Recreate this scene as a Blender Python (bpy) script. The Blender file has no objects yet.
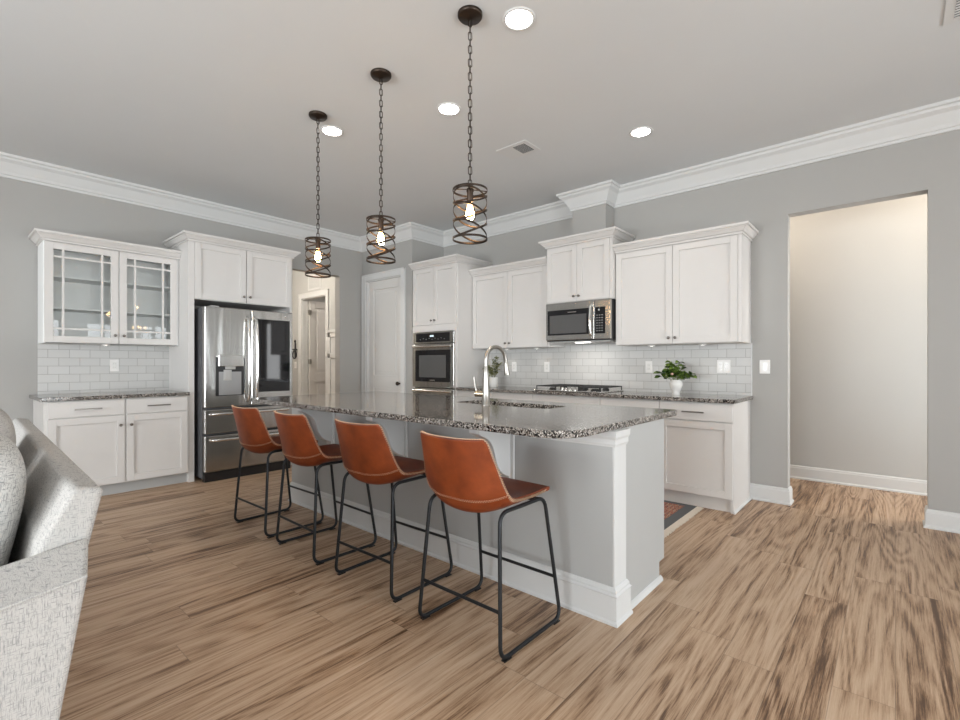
import bpy, bmesh, math, random
from mathutils import Vector, Matrix
random.seed(7)
PI = math.pi
S = bpy.context.scene
C = S.collection

# ------------------------------------------------------------------ camera
cam_d = bpy.data.cameras.new('camera'); cam = bpy.data.objects.new('camera', cam_d); C.objects.link(cam)
cam.location = (0, 0, 1.2)
cam.rotation_euler = (PI/2, 0, math.radians(41.1))
cam_d.sensor_width = 36; cam_d.lens = 36*476/960
cam_d.shift_y = (364-360)/960
cam_d.clip_start = .05
S.camera = cam

# ------------------------------------------------------------------ world, exposure
S.view_settings.view_transform = 'Standard'
S.view_settings.look = 'None'
S.view_settings.gamma = 1
S.view_settings.use_curve_mapping = False
S.view_settings.exposure = .88
w = bpy.data.worlds.new('World'); S.world = w; w.use_nodes = True
bg = w.node_tree.nodes['Background']; bg.inputs['Color'].default_value = (.93, .96, 1, 1); bg.inputs['Strength'].default_value = 1.0

def area(name, loc, rot, sx, sy, power, col=(1, 1, 1), spread=180):
    l = bpy.data.lights.new(name, 'AREA'); l.shape = 'RECTANGLE'; l.size = sx; l.size_y = sy
    l.energy = power; l.color = col; l.spread = math.radians(spread)
    o = bpy.data.objects.new(name, l); C.objects.link(o); o.location = loc; o.rotation_euler = rot
    return o
DAY = (.94, .975, 1.02)
# daylight entering through the windows of the right and front walls, plus added lamps
for y, sy_, pw in ((-2.6, 2.2, 60), (.9, 2.2, 66), (2.78, .72, 21), (3.86, .72, 21)):
    area('daylight_east', (3.74, y, 1.35), (0, PI/2, 0), 2.0, sy_, pw, DAY)
    area('ceiling_fill_east', (3.75, y, .75), (0, PI*.72, 0), .8, sy_, pw*.28, (.93, .97, 1.02))  # added fill, tilted up at the windows to brighten the ceiling
area('added_light_back', (2.55, 4.93, 1.35), (-PI/2, 0, 0), 1.1, 2.0, 22, DAY)  # light for the added back window, reflected in the refrigerator
for x, pw in ((-2.9, 125), (-.2, 85)):
    area('daylight_south', (x, -4.42, 1.25), (PI/2, 0, 0), 2.2, 1.9, pw, (.95, .98, 1.02))
    area('ceiling_fill_south', (x, -4.43, .85), (PI*.72, 0, 0), 2.2, .8, 26, (.93, .97, 1.03))  # same added upward fill for the ceiling, from the front side

# ------------------------------------------------------------------ materials
def newmat(name):
    m = bpy.data.materials.new(name); m.use_nodes = True
    nt = m.node_tree; b = nt.nodes['Principled BSDF']
    return m, nt, b
def N(nt, t, **kw):
    n = nt.nodes.new(t)
    for k, v in kw.items(): setattr(n, k, v)
    return n
def setin(n, **kw):
    for k, v in kw.items(): n.inputs[k.replace('_', ' ')].default_value = v
def plain(name, col, rough=.5, metal=0, bump=0, scale=200, **extra):
    m, nt, b = newmat(name)
    setin(b, Roughness=rough, Metallic=metal)
    for k, v in extra.items(): b.inputs[k.replace('_', ' ')].default_value = v
    tc = N(nt, 'ShaderNodeTexCoord'); no = N(nt, 'ShaderNodeTexNoise'); setin(no, Scale=3.0, Detail=3.0)
    nt.links.new(tc.outputs['Object'], no.inputs['Vector'])
    mx = N(nt, 'ShaderNodeMix', data_type='RGBA')
    mx.inputs[6].default_value = (*[c*.985 for c in col], 1); mx.inputs[7].default_value = (*[min(1, c*1.015) for c in col], 1)
    nt.links.new(no.outputs['Fac'], mx.inputs[0]); nt.links.new(mx.outputs[2], b.inputs['Base Color'])
    if bump:
        n2 = N(nt, 'ShaderNodeTexNoise'); setin(n2, Scale=float(scale), Detail=3.0)
        nt.links.new(tc.outputs['Object'], n2.inputs['Vector'])
        bp = N(nt, 'ShaderNodeBump'); setin(bp, Strength=bump, Distance=.002)
        nt.links.new(n2.outputs['Fac'], bp.inputs['Height']); nt.links.new(bp.outputs['Normal'], b.inputs['Normal'])
    return m
def emis(name, col, s):
    m, nt, b = newmat(name)
    setin(b, Base_Color=(*col, 1)); b.inputs['Emission Color'].default_value = (*col, 1); b.inputs['Emission Strength'].default_value = s
    return m
M = {}
M['cabinet'] = plain('cabinet_paint', (.69, .67, .648), .5, Specular_IOR_Level=.25)
M['interior'] = plain('cabinet_interior', (.88, .89, .88), .5)
M['trim'] = plain('trim_paint', (.66, .663, .655), .5, Specular_IOR_Level=.3)
M['wall'] = plain('wall_paint', (.41, .402, .385), .85, bump=.04, scale=120)
M['hallwall'] = plain('hall_paint', (.50, .50, .485), .7, bump=.04, scale=120)
M['ceiling'] = plain('ceiling_paint', (.66, .675, .68), .8, bump=.05, scale=90)
M['black'] = plain('black_plastic', (.012, .012, .013), .3)
M['blackglass'] = plain('black_glass', (.012, .012, .014), .04)
M['ovenglass'] = plain('oven_window_glass', (.10, .10, .10), .06)
M['frame'] = plain('black_steel', (.028, .030, .033), .38, .6, bump=.05, scale=300)
M['bronze'] = plain('dark_bronze', (.045, .032, .024), .38, .8)
M['nickel'] = plain('brushed_nickel', (.42, .40, .37), .28, 1)
M['handle'] = plain('pull_nickel', (.26, .24, .22), .3, 1)
M['chrome'] = plain('bright_steel', (.80, .79, .77), .14, 1)
M['iron'] = plain('cast_iron', (.018, .018, .018), .5)
M['ceramic'] = plain('white_ceramic', (.78, .77, .74), .18)
M['plate'] = plain('white_plastic', (.80, .79, .77), .35)
M['greyplate'] = plain('grey_plastic', (.46, .46, .45), .4)
M['dark_gap'] = plain('dark_recess', (.03, .03, .03), .7)
M['door'] = plain('door_paint', (.68, .665, .64), .5)
M['vent_shade'] = plain('vent_shadow', (.06, .06, .06), .8)  # dark colour standing in for the shade behind vent louvres
M['islandpaint'] = plain('island_paint', (.45, .455, .448), .45)
M['canlens'] = emis('lamp_lens', (1, .95, .88), 14)
M['puck'] = emis('puck_lens', (1, .97, .92), 5)
M['filament'] = emis('bulb_glow', (1, .62, .27), 28)
M['soil'] = plain('soil', (.05, .035, .02), .9)

def leather():
    m, nt, b = newmat('cognac_leather'); setin(b, Roughness=.46); b.inputs['Specular IOR Level'].default_value = .35
    tc = N(nt, 'ShaderNodeTexCoord'); n1 = N(nt, 'ShaderNodeTexNoise'); setin(n1, Scale=7.0, Detail=5.0, Roughness=.6)
    nt.links.new(tc.outputs['Object'], n1.inputs['Vector'])
    r = N(nt, 'ShaderNodeValToRGB'); r.color_ramp.elements[0].position = .3; r.color_ramp.elements[0].color = (.135, .024, .006, 1)
    r.color_ramp.elements[1].position = .72; r.color_ramp.elements[1].color = (.28, .058, .013, 1)
    nt.links.new(n1.outputs['Fac'], r.inputs['Fac']); nt.links.new(r.outputs['Color'], b.inputs['Base Color'])
    v = N(nt, 'ShaderNodeTexVoronoi'); setin(v, Scale=260.0); nt.links.new(tc.outputs['Object'], v.inputs['Vector'])
    bp = N(nt, 'ShaderNodeBump'); setin(bp, Strength=.12, Distance=.001)
    nt.links.new(v.outputs['Distance'], bp.inputs['Height']); nt.links.new(bp.outputs['Normal'], b.inputs['Normal'])
    return m
M['leather'] = leather()
M['stitch'] = plain('tan_thread', (.78, .52, .34), .7)

def steel():
    m, nt, b = newmat('stainless_steel'); setin(b, Metallic=1.0, Roughness=.2, Base_Color=(.50, .495, .48, 1))
    tc = N(nt, 'ShaderNodeTexCoord'); mp = N(nt, 'ShaderNodeMapping'); mp.inputs['Scale'].default_value = (6, 6, .55)
    n1 = N(nt, 'ShaderNodeTexNoise'); setin(n1, Scale=1.6, Detail=1.5)
    nt.links.new(tc.outputs['Object'], mp.inputs['Vector']); nt.links.new(mp.outputs['Vector'], n1.inputs['Vector'])
    bp = N(nt, 'ShaderNodeBump'); setin(bp, Strength=.28, Distance=.02)
    nt.links.new(n1.outputs['Fac'], bp.inputs['Height']); nt.links.new(bp.outputs['Normal'], b.inputs['Normal'])
    return m
M['steel'] = steel()

def granite():
    m, nt, b = newmat('speckled_granite'); setin(b, Roughness=.09)
    tc = N(nt, 'ShaderNodeTexCoord')
    v1 = N(nt, 'ShaderNodeTexVoronoi'); setin(v1, Scale=210.0); v2 = N(nt, 'ShaderNodeTexVoronoi'); setin(v2, Scale=135.0)
    n1 = N(nt, 'ShaderNodeTexNoise'); setin(n1, Scale=45.0, Detail=5.0, Roughness=.7)
    for n in (v1, v2, n1): nt.links.new(tc.outputs['Object'], n.inputs['Vector'])
    s = N(nt, 'ShaderNodeSeparateColor'); nt.links.new(v1.outputs['Color'], s.inputs[0])
    r1 = N(nt, 'ShaderNodeValToRGB'); r1.color_ramp.interpolation = 'CONSTANT'
    e = r1.color_ramp.elements
    e[0].position = 0; e[0].color = (.010, .010, .010, 1); e[1].position = .20; e[1].color = (.10, .092, .085, 1)
    for p, c in ((.38, (.24, .225, .205, 1)), (.60, (.40, .37, .34, 1)), (.84, (.62, .59, .56, 1))):
        x = e.new(p); x.color = c
    nt.links.new(s.outputs[0], r1.inputs['Fac'])
    s2 = N(nt, 'ShaderNodeSeparateColor'); nt.links.new(v2.outputs['Color'], s2.inputs[0])
    gt = N(nt, 'ShaderNodeMath', operation='GREATER_THAN'); gt.inputs[1].default_value = .80; nt.links.new(s2.outputs[1], gt.inputs[0])
    mx = N(nt, 'ShaderNodeMix', data_type='RGBA'); mx.inputs[7].default_value = (.014, .013, .013, 1)
    nt.links.new(gt.outputs[0], mx.inputs[0]); nt.links.new(r1.outputs['Color'], mx.inputs[6])
    r2 = N(nt, 'ShaderNodeValToRGB'); r2.color_ramp.elements[0].position = .35; r2.color_ramp.elements[0].color = (.65, .6, .55, 1); r2.color_ramp.elements[1].position = .65; r2.color_ramp.elements[1].color = (1, 1, 1, 1)
    nt.links.new(n1.outputs['Fac'], r2.inputs['Fac'])
    ml = N(nt, 'ShaderNodeMix', data_type='RGBA', blend_type='MULTIPLY'); ml.inputs[0].default_value = 1
    nt.links.new(mx.outputs[2], ml.inputs[6]); nt.links.new(r2.outputs['Color'], ml.inputs[7]); nt.links.new(ml.outputs[2], b.inputs['Base Color'])
    return m
M['granite'] = granite()

def tile(name, rot):
    # subway tile 152 x 76 mm in a running bond; rot turns the wall plane into the brick texture's xy
    m, nt, b = newmat(name); setin(b, Roughness=.33); b.inputs['Specular IOR Level'].default_value = .3
    tc = N(nt, 'ShaderNodeTexCoord'); sp = N(nt, 'ShaderNodeSeparateXYZ'); cb = N(nt, 'ShaderNodeCombineXYZ')
    nt.links.new(tc.outputs['Object'], sp.inputs[0])
    nt.links.new(sp.outputs['Y' if rot else 'X'], cb.inputs['X']); nt.links.new(sp.outputs['Z'], cb.inputs['Y'])
    br = N(nt, 'ShaderNodeTexBrick'); br.offset = .5
    setin(br, Scale=1.0, Mortar_Size=.0016, Mortar_Smooth=.15, Brick_Width=.1555, Row_Height=.0787)
    br.inputs['Color1'].default_value = (.55, .545, .53, 1); br.inputs['Color2'].default_value = (.60, .595, .58, 1); br.inputs['Mortar'].default_value = (.30, .29, .275, 1)
    nt.links.new(cb.outputs[0], br.inputs['Vector']); nt.links.new(br.outputs['Color'], b.inputs['Base Color'])
    bp = N(nt, 'ShaderNodeBump', invert=True); setin(bp, Strength=.5, Distance=.002)
    nt.links.new(br.outputs['Fac'], bp.inputs['Height']); nt.links.new(bp.outputs['Normal'], b.inputs['Normal'])
    return m
M['tile_x'] = tile('subway_tile_back', False); M['tile_y'] = tile('subway_tile_left', True)

def floor_mat():
    m, nt, b = newmat('oak_plank_floor')
    L = nt.links.new
    def math_(op, a, c=None, d=None):
        n = N(nt, 'ShaderNodeMath', operation=op)
        for i, v in enumerate((a, c, d)):
            if v is None: continue
            if isinstance(v, (int, float)): n.inputs[i].default_value = v
            else: L(v, n.inputs[i])
        return n.outputs[0]
    tc = N(nt, 'ShaderNodeTexCoord'); sp = N(nt, 'ShaderNodeSeparateXYZ'); L(tc.outputs['Object'], sp.inputs[0])
    X, Y = sp.outputs['X'], sp.outputs['Y']
    PW, PL = .178, 1.22
    u = math_('DIVIDE', X, PW); row = math_('FLOOR', u); fu = math_('FRACT', u)
    wn = N(nt, 'ShaderNodeTexWhiteNoise', noise_dimensions='1D'); L(row, wn.inputs['W'])
    v = math_('ADD', math_('DIVIDE', Y, PL), math_('MULTIPLY', wn.outputs['Value'], 7.3)); col = math_('FLOOR', v); fv = math_('FRACT', v)
    cid = N(nt, 'ShaderNodeCombineXYZ'); L(row, cid.inputs[0]); L(col, cid.inputs[1])
    pid = N(nt, 'ShaderNodeTexWhiteNoise', noise_dimensions='2D'); L(cid.outputs[0], pid.inputs['Vector'])
    pv = pid.outputs['Value']
    # grain coordinates, shifted for every plank
    g = N(nt, 'ShaderNodeCombineXYZ'); L(X, g.inputs[0]); L(math_('MULTIPLY', Y, 1.0), g.inputs[1]); L(math_('MULTIPLY', pv, 40), g.inputs[2])
    def stretched(sx, sy, scale, detail, rough, dist=0):
        mp = N(nt, 'ShaderNodeMapping'); mp.inputs['Scale'].default_value = (sx, sy, 1); L(g.outputs[0], mp.inputs['Vector'])
        n = N(nt, 'ShaderNodeTexNoise'); setin(n, Scale=scale, Detail=detail, Roughness=rough, Distortion=dist); L(mp.outputs[0], n.inputs['Vector'])
        return n.outputs['Fac']
    broad = stretched(5.0, .50, 1.0, 1.5, .4, .3)
    rings = math_('SINE', math_('MULTIPLY', broad, 92))
    rings = math_('MULTIPLY_ADD', rings, .5, .5)
    fine = stretched(130, 4.0, 1.0, 5.0, .8, .1)
    streak = stretched(19, .50, 1.0, 4.0, .6, .25)
    fac = math_('ADD', math_('ADD', math_('MULTIPLY', rings, .095), math_('MULTIPLY', fine, .62)), math_('MULTIPLY', streak, .50))
    fac = math_('ADD', fac, math_('MULTIPLY', math_('SUBTRACT', pv, .5), .10))
    cr = N(nt, 'ShaderNodeValToRGB'); e = cr.color_ramp.elements
    e[0].position = .45; e[0].color = (.095, .047, .023, 1); e[1].position = .78; e[1].color = (.58, .425, .300, 1)
    for p, c in ((.520, (.255, .147, .080, 1)), (.590, (.425, .280, .175, 1)), (.67, (.515, .360, .240, 1))):
        x = e.new(p); x.color = c
    L(fac, cr.inputs['Fac'])
    # seams
    ex = math_('MINIMUM', fu, math_('SUBTRACT', 1, fu)); ey = math_('MINIMUM', fv, math_('SUBTRACT', 1, fv))
    sx = math_('LESS_THAN', ex, .0075); sy = math_('LESS_THAN', ey, .0012); seam = math_('MAXIMUM', sx, sy)
    mx = N(nt, 'ShaderNodeMix', data_type='RGBA'); mx.inputs[7].default_value = (.07, .045, .03, 1)
    L(math_('MULTIPLY', seam, .4), mx.inputs[0]); L(cr.outputs['Color'], mx.inputs[6]); L(mx.outputs[2], b.inputs['Base Color'])
    hgt = math_('SUBTRACT', math_('ADD', math_('MULTIPLY', fine, .6), math_('MULTIPLY', rings, .25)), math_('MULTIPLY', seam, 1.2))
    bp = N(nt, 'ShaderNodeBump'); setin(bp, Strength=.25, Distance=.0015); L(hgt, bp.inputs['Height']); L(bp.outputs['Normal'], b.inputs['Normal'])
    L(math_('MULTIPLY_ADD', fine, .18, .33), b.inputs['Roughness'])
    return m
M['floor'] = floor_mat()

def fabric(name, light, dark, scale=1.0, amount=.5):
    m, nt, b = newmat(name); setin(b, Roughness=.95); b.inputs['Sheen Weight'].default_value = .0; b.inputs['Specular IOR Level'].default_value = .1
    tc = N(nt, 'ShaderNodeTexCoord'); L = nt.links.new
    outs = []
    for sc in ((520, 520, 60), (60, 60, 520), (60, 520, 60)):
        mp = N(nt, 'ShaderNodeMapping'); mp.inputs['Scale'].default_value = tuple(q*scale for q in sc)
        n = N(nt, 'ShaderNodeTexNoise'); setin(n, Scale=1.0, Detail=2.0, Roughness=.6)
        L(tc.outputs['Object'], mp.inputs['Vector']); L(mp.outputs[0], n.inputs['Vector']); outs.append(n.outputs['Fac'])
    mn = N(nt, 'ShaderNodeMath', operation='MINIMUM'); L(outs[0], mn.inputs[0]); L(outs[1], mn.inputs[1])
    m2 = N(nt, 'ShaderNodeMath', operation='MINIMUM'); L(mn.outputs[0], m2.inputs[0]); L(outs[2], m2.inputs[1])
    r = N(nt, 'ShaderNodeValToRGB'); r.color_ramp.elements[0].position = .29; r.color_ramp.elements[0].color = (*dark, 1)
    r.color_ramp.elements[1].position = .46; r.color_ramp.elements[1].color = (*light, 1)
    L(m2.outputs[0], r.inputs['Fac']); L(r.outputs['Color'], b.inputs['Base Color'])
    bp = N(nt, 'ShaderNodeBump'); setin(bp, Strength=.5, Distance=.002); L(m2.outputs[0], bp.inputs['Height']); L(bp.outputs['Normal'], b.inputs['Normal'])
    return m
M['sofa'] = fabric('heathered_grey_fabric', (.50, .48, .455), (.27, .265, .26))
M['cushion'] = fabric('cushion_tweed', (.62, .61, .585), (.22, .22, .22), .7)
M['piping'] = plain('pale_piping', (.66, .62, .57), .9)

def rugmat():
    m, nt, b = newmat('patterned_rug'); setin(b, Roughness=.95); L = nt.links.new
    tc = N(nt, 'ShaderNodeTexCoord'); sp = N(nt, 'ShaderNodeSeparateXYZ'); L(tc.outputs['Generated'], sp.inputs[0])
    w1 = N(nt, 'ShaderNodeTexWave', bands_direction='X'); setin(w1, Scale=9.0, Distortion=3.5, Detail=3.0, Detail_Scale=4.0); L(tc.outputs['Object'], w1.inputs['Vector'])
    vo = N(nt, 'ShaderNodeTexVoronoi', distance='MANHATTAN'); setin(vo, Scale=26.0); L(tc.outputs['Object'], vo.inputs['Vector'])
    r = N(nt, 'ShaderNodeValToRGB'); r.color_ramp.interpolation = 'CONSTANT'; e = r.color_ramp.elements
    e[0].position = 0; e[0].color = (.10, .10, .11, 1); e[1].position = .2; e[1].color = (.38, .11, .07, 1)
    for p, c in ((.45, (.46, .27, .15, 1)), (.65, (.40, .36, .30, 1)), (.82, (.28, .06, .045, 1))): x = e.new(p); x.color = c
    ad = N(nt, 'ShaderNodeMath', operation='MULTIPLY_ADD'); L(vo.outputs['Distance'], ad.inputs[0]); ad.inputs[1].default_value = .5; L(w1.outputs['Fac'], ad.inputs[2])
    fr = N(nt, 'ShaderNodeMath', operation='FRACT'); L(ad.outputs[0], fr.inputs[0]); L(fr.outputs[0], r.inputs['Fac'])
    # plain dark border
    def edge(sock, t):
        a = N(nt, 'ShaderNodeMath', operation='SUBTRACT'); L(sock, a.inputs[0]); a.inputs[1].default_value = .5
        c = N(nt, 'ShaderNodeMath', operation='ABSOLUTE'); L(a.outputs[0], c.inputs[0])
        d = N(nt, 'ShaderNodeMath', operation='GREATER_THAN'); L(c.outputs[0], d.inputs[0]); d.inputs[1].default_value = t
        return d.outputs[0]
    mxx = N(nt, 'ShaderNodeMath', operation='MAXIMUM'); L(edge(sp.outputs['X'], .465), mxx.inputs[0]); L(edge(sp.outputs['Y'], .44), mxx.inputs[1])
    mx = N(nt, 'ShaderNodeMix', data_type='RGBA'); mx.inputs[7].default_value = (.12, .125, .13, 1); L(mxx.outputs[0], mx.inputs[0]); L(r.outputs['Color'], mx.inputs[6])
    L(mx.outputs[2], b.inputs['Base Color'])
    return m
M['rug'] = rugmat(); M['fringe'] = plain('cream_fringe', (.72, .64, .54), .95, bump=.8, scale=150)

def leafmat(name, a, c):
    m, nt, b = newmat(name); setin(b, Roughness=.4)
    tc = N(nt, 'ShaderNodeTexCoord'); n = N(nt, 'ShaderNodeTexNoise'); setin(n, Scale=22.0, Detail=2.0); nt.links.new(tc.outputs['Object'], n.inputs['Vector'])
    r = N(nt, 'ShaderNodeValToRGB'); r.color_ramp.elements[0].position = .35; r.color_ramp.elements[0].color = (*a, 1); r.color_ramp.elements[1].position = .65; r.color_ramp.elements[1].color = (*c, 1)
    nt.links.new(n.outputs['Fac'], r.inputs['Fac']); nt.links.new(r.outputs['Color'], b.inputs['Base Color'])
    return m
M['leaf'] = leafmat('green_leaves', (.012, .042, .008), (.20, .30, .05))
M['leaf2'] = leafmat('olive_leaves', (.03, .05, .012), (.26, .25, .07))

def glassmat(name, tint=(1, 1, 1), refl=1.0):
    m = bpy.data.materials.new(name); m.use_nodes = True; nt = m.node_tree; nt.nodes.clear()
    o = N(nt, 'ShaderNodeOutputMaterial'); t = N(nt, 'ShaderNodeBsdfTransparent'); t.inputs['Color'].default_value = (*tint, 1)
    g = N(nt, 'ShaderNodeBsdfGlossy'); g.inputs['Roughness'].default_value = .01
    f = N(nt, 'ShaderNodeFresnel'); f.inputs['IOR'].default_value = 1.5
    mu = N(nt, 'ShaderNodeMath', operation='MULTIPLY'); mu.inputs[1].default_value = refl; nt.links.new(f.outputs[0], mu.inputs[0])
    mx = N(nt, 'ShaderNodeMixShader'); nt.links.new(mu.outputs[0], mx.inputs[0]); nt.links.new(t.outputs[0], mx.inputs[1]); nt.links.new(g.outputs[0], mx.inputs[2]); nt.links.new(mx.outputs[0], o.inputs[0])
    return m
M['glass'] = glassmat('clear_pane', (.99, 1, .995), 1.15)
M['bulbglass'] = glassmat('bulb_glass', (1, .93, .8))

# ------------------------------------------------------------------ mesh helpers
class MB:
    def __init__(s): s.v = []; s.f = []; s.sm = []
    def add(s, vs, fs, smooth=False):
        k = len(s.v); s.v += [tuple(v) for v in vs]; s.f += [tuple(i+k for i in f) for f in fs]; s.sm += [smooth]*len(fs); return s
    def box(s, x0, x1, y0, y1, z0, z1):
        x0, x1 = sorted((x0, x1)); y0, y1 = sorted((y0, y1)); z0, z1 = sorted((z0, z1))
        return s.add([(x0,y0,z0),(x1,y0,z0),(x1,y1,z0),(x0,y1,z0),(x0,y0,z1),(x1,y0,z1),(x1,y1,z1),(x0,y1,z1)],
                     [(0,3,2,1),(4,5,6,7),(0,1,5,4),(1,2,6,5),(2,3,7,6),(3,0,4,7)])
    def prism(s, poly, a0, a1, axis='x'):
        # poly: list of (p,q); extruded along axis. x: (y,z)  y: (x,z)  z: (x,y)
        f = {'x': lambda p, q, a: (a, p, q), 'y': lambda p, q, a: (p, a, q), 'z': lambda p, q, a: (p, q, a)}[axis]
        n = len(poly)
        vs = [f(p, q, a0) for p, q in poly] + [f(p, q, a1) for p, q in poly]
        return s.add(vs, [tuple(range(n)), tuple(range(2*n-1, n-1, -1))] + [(i, i+n, (i+1) % n+n, (i+1) % n) for i in range(n)])
    def tube(s, pts, r, n=8, closed=False, cap=True):
        pts = [Vector(p) for p in pts]; m = len(pts); rs = r if isinstance(r, (list, tuple)) else [r]*m
        vs = []; up = None
        for i, p in enumerate(pts):
            a = pts[(i-1) % m] if (closed or i) else p; c = pts[(i+1) % m] if (closed or i < m-1) else p
            t = (c-a).normalized()
            if up is None:
                up = Vector((0, 0, 1)) if abs(t.z) < .9 else Vector((1, 0, 0))
            up = (up - t*up.dot(t)); up = up.normalized() if up.length > 1e-6 else t.orthogonal().normalized()
            bi = t.cross(up)
            for k in range(n):
                q = 2*PI*k/n; vs.append(p + (up*math.cos(q)+bi*math.sin(q))*rs[i])
        fs = []
        for i in range(m if closed else m-1):
            j = (i+1) % m
            for k in range(n): fs.append((i*n+k, i*n+(k+1) % n, j*n+(k+1) % n, j*n+k))
        s.add(vs, fs, True)
        if cap and not closed:
            s.add(vs[:n], [tuple(range(n-1, -1, -1))]); s.add(vs[-n:], [tuple(range(n))])
        return s
    def lathe(s, prof, cx=0, cy=0, n=24, z0=0):
        vs = []; m = len(prof)
        for r, z in prof:
            for k in range(n): q = 2*PI*k/n; vs.append((cx+r*math.cos(q), cy+r*math.sin(q), z0+z))
        fs = [(i*n+k, i*n+(k+1) % n, (i+1)*n+(k+1) % n, (i+1)*n+k) for i in range(m-1) for k in range(n)]
        s.add(vs, fs, True)
        if prof[0][0] > 1e-5: s.add(vs[:n], [tuple(range(n-1, -1, -1))])
        if prof[-1][0] > 1e-5: s.add(vs[-n:], [tuple(range(n))])
        return s
    def cyl(s, p, q, r, n=16): return s.tube([p, q], r, n)
    def sweep(s, path, prof, closed=False):
        # path xy, moulding lies to the right of the direction; prof list of (out, z)
        P = [Vector((p[0], p[1])) for p in path]; m = len(P); k = len(prof); vs = []
        for i in range(m):
            d0 = (P[i]-P[i-1]).normalized() if (i or closed) else None
            d1 = (P[(i+1) % m]-P[i]).normalized() if (i < m-1 or closed) else None
            if d0 is None: d0 = d1
            if d1 is None: d1 = d0
            n0 = Vector((d0.y, -d0.x)); n1 = Vector((d1.y, -d1.x)); b = (n0+n1); b = b/ (1+n0.dot(n1)) if n0.dot(n1) > -.99 else n0
            for o, z in prof: vs.append((P[i].x+b.x*o, P[i].y+b.y*o, z))
        fs = []
        for i in range(m if closed else m-1):
            j = (i+1) % m
            for q in range(k): fs.append((i*k+q, i*k+(q+1) % k, j*k+(q+1) % k, j*k+q))
        if not closed: fs += [tuple(range(k)), tuple(range(m*k-1, (m-1)*k-1, -1))]
        return s.add(vs, fs)
    def xf(s, mat, start=0):
        for i in range(start, len(s.v)): s.v[i] = tuple(mat @ Vector(s.v[i]))
        return s
    def build(s, name, mat, parent=None, bevel=0, seg=2, subsurf=0, label=None):
        me = bpy.data.meshes.new(name); me.from_pydata(s.v, [], s.f)
        bm = bmesh.new(); bm.from_mesh(me)
        for f, q in zip(bm.faces, s.sm): f.smooth = q
        bmesh.ops.recalc_face_normals(bm, faces=bm.faces); bm.to_mesh(me); bm.free(); me.update()
        me.materials.append(M[mat] if isinstance(mat, str) else mat)
        o = bpy.data.objects.new(name, me); C.objects.link(o)
        if parent is not None: o.parent = parent
        if bevel:
            b = o.modifiers.new('bevel', 'BEVEL'); b.width = bevel; b.segments = seg; b.limit_method = 'ANGLE'; b.angle_limit = math.radians(40)
        if subsurf:
            d = o.modifiers.new('sub', 'SUBSURF'); d.levels = subsurf; d.render_levels = subsurf
        if label: o['label'] = label
        return o
def box(name, mat, x0, x1, y0, y1, z0, z1, parent=None, bevel=0, **k): return MB().box(x0, x1, y0, y1, z0, z1).build(name, mat, parent, bevel, **k)
def struct(o): o['kind'] = 'structure'; return o
def tag(o, label, cat, group=None):
    o['label'] = label; o['category'] = cat
    if group: o['group'] = group
    return o
def thing(name, label, cat, loc=(0, 0, 0), rotz=0, group=None):
    o = bpy.data.objects.new(name, None); C.objects.link(o); o.location = loc; o.rotation_euler = (0, 0, rotz); o.empty_display_size = .1
    return tag(o, label, cat, group)
def copy_tree(o, parent=None):
    c = o.copy(); C.objects.link(c); c.parent = parent
    for ch in list(o.children): copy_tree(ch, c)
    return c
def arc(cx, cy, r, a0, a1, n=8): return [(cx+r*math.cos(a0+(a1-a0)*i/n), cy+r*math.sin(a0+(a1-a0)*i/n)) for i in range(n+1)]
def fillet(pts, r, n=6):
    # 3-D polyline with rounded corners
    P = [Vector(p) for p in pts]; out = [P[0]]
    for i in range(1, len(P)-1):
        a = (P[i-1]-P[i]); c = (P[i+1]-P[i]); ra = min(r, a.length*.49, c.length*.49)
        p0 = P[i]+a.normalized()*ra; p1 = P[i]+c.normalized()*ra
        for k in range(n+1):
            t = k/n; out.append(p0*(1-t)**2 + P[i]*2*t*(1-t) + p1*t*t)
    out.append(P[-1]); return out

# ------------------------------------------------------------------ room shell
WL, WB, WP, WS = -6.0, 4.79, 4.20, -4.87    # left wall x, back wall y, pantry front y, pantry side x
CE, T = 3.05, .12
struct(box('floor', 'floor', -9.6, 3.8, -4.4, 8.2, -.06, 0))
struct(box('ceiling', 'ceiling', -9.6, 3.8, -4.4, 8.2, CE, CE+.08))
m = MB().box(WL-T, WL, -4.4, 2.92, 0, CE).box(WL-T, WL, 3.82, WB+T, 0, CE).box(WL-T, WL, 2.92, 3.82, 2.462, CE)
struct(m.build('wall_left', 'wall'))
OX0, OX1, OZ = -.692, .182, 2.48
m = MB().box(WS, OX0, WB, WB+T, 0, CE).box(OX1, 2.0, WB, WB+T, 0, CE).box(3.1, 3.6, WB, WB+T, 0, CE).box(2.0, 3.1, WB, WB+T, 0, .3).box(2.0, 3.1, WB, WB+T, 2.3, CE).box(OX0, OX1, WB, WB+T, OZ, CE)
struct(m.build('wall_back', 'wall'))
m = MB().box(WL, -5.89, WP, WP+T, 0, CE).box(-5.09, WS, WP, WP+T, 0, CE).box(-5.89, -5.09, WP, WP+T, 2.42, CE).box(WS-T, WS, WP+T, WB+T, 0, CE)
struct(m.build('wall_pantry', 'wall'))
struct(box('wall_chase', 'wall', -2.66, -2.27, 4.59, WB, 2.535, CE))
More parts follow.
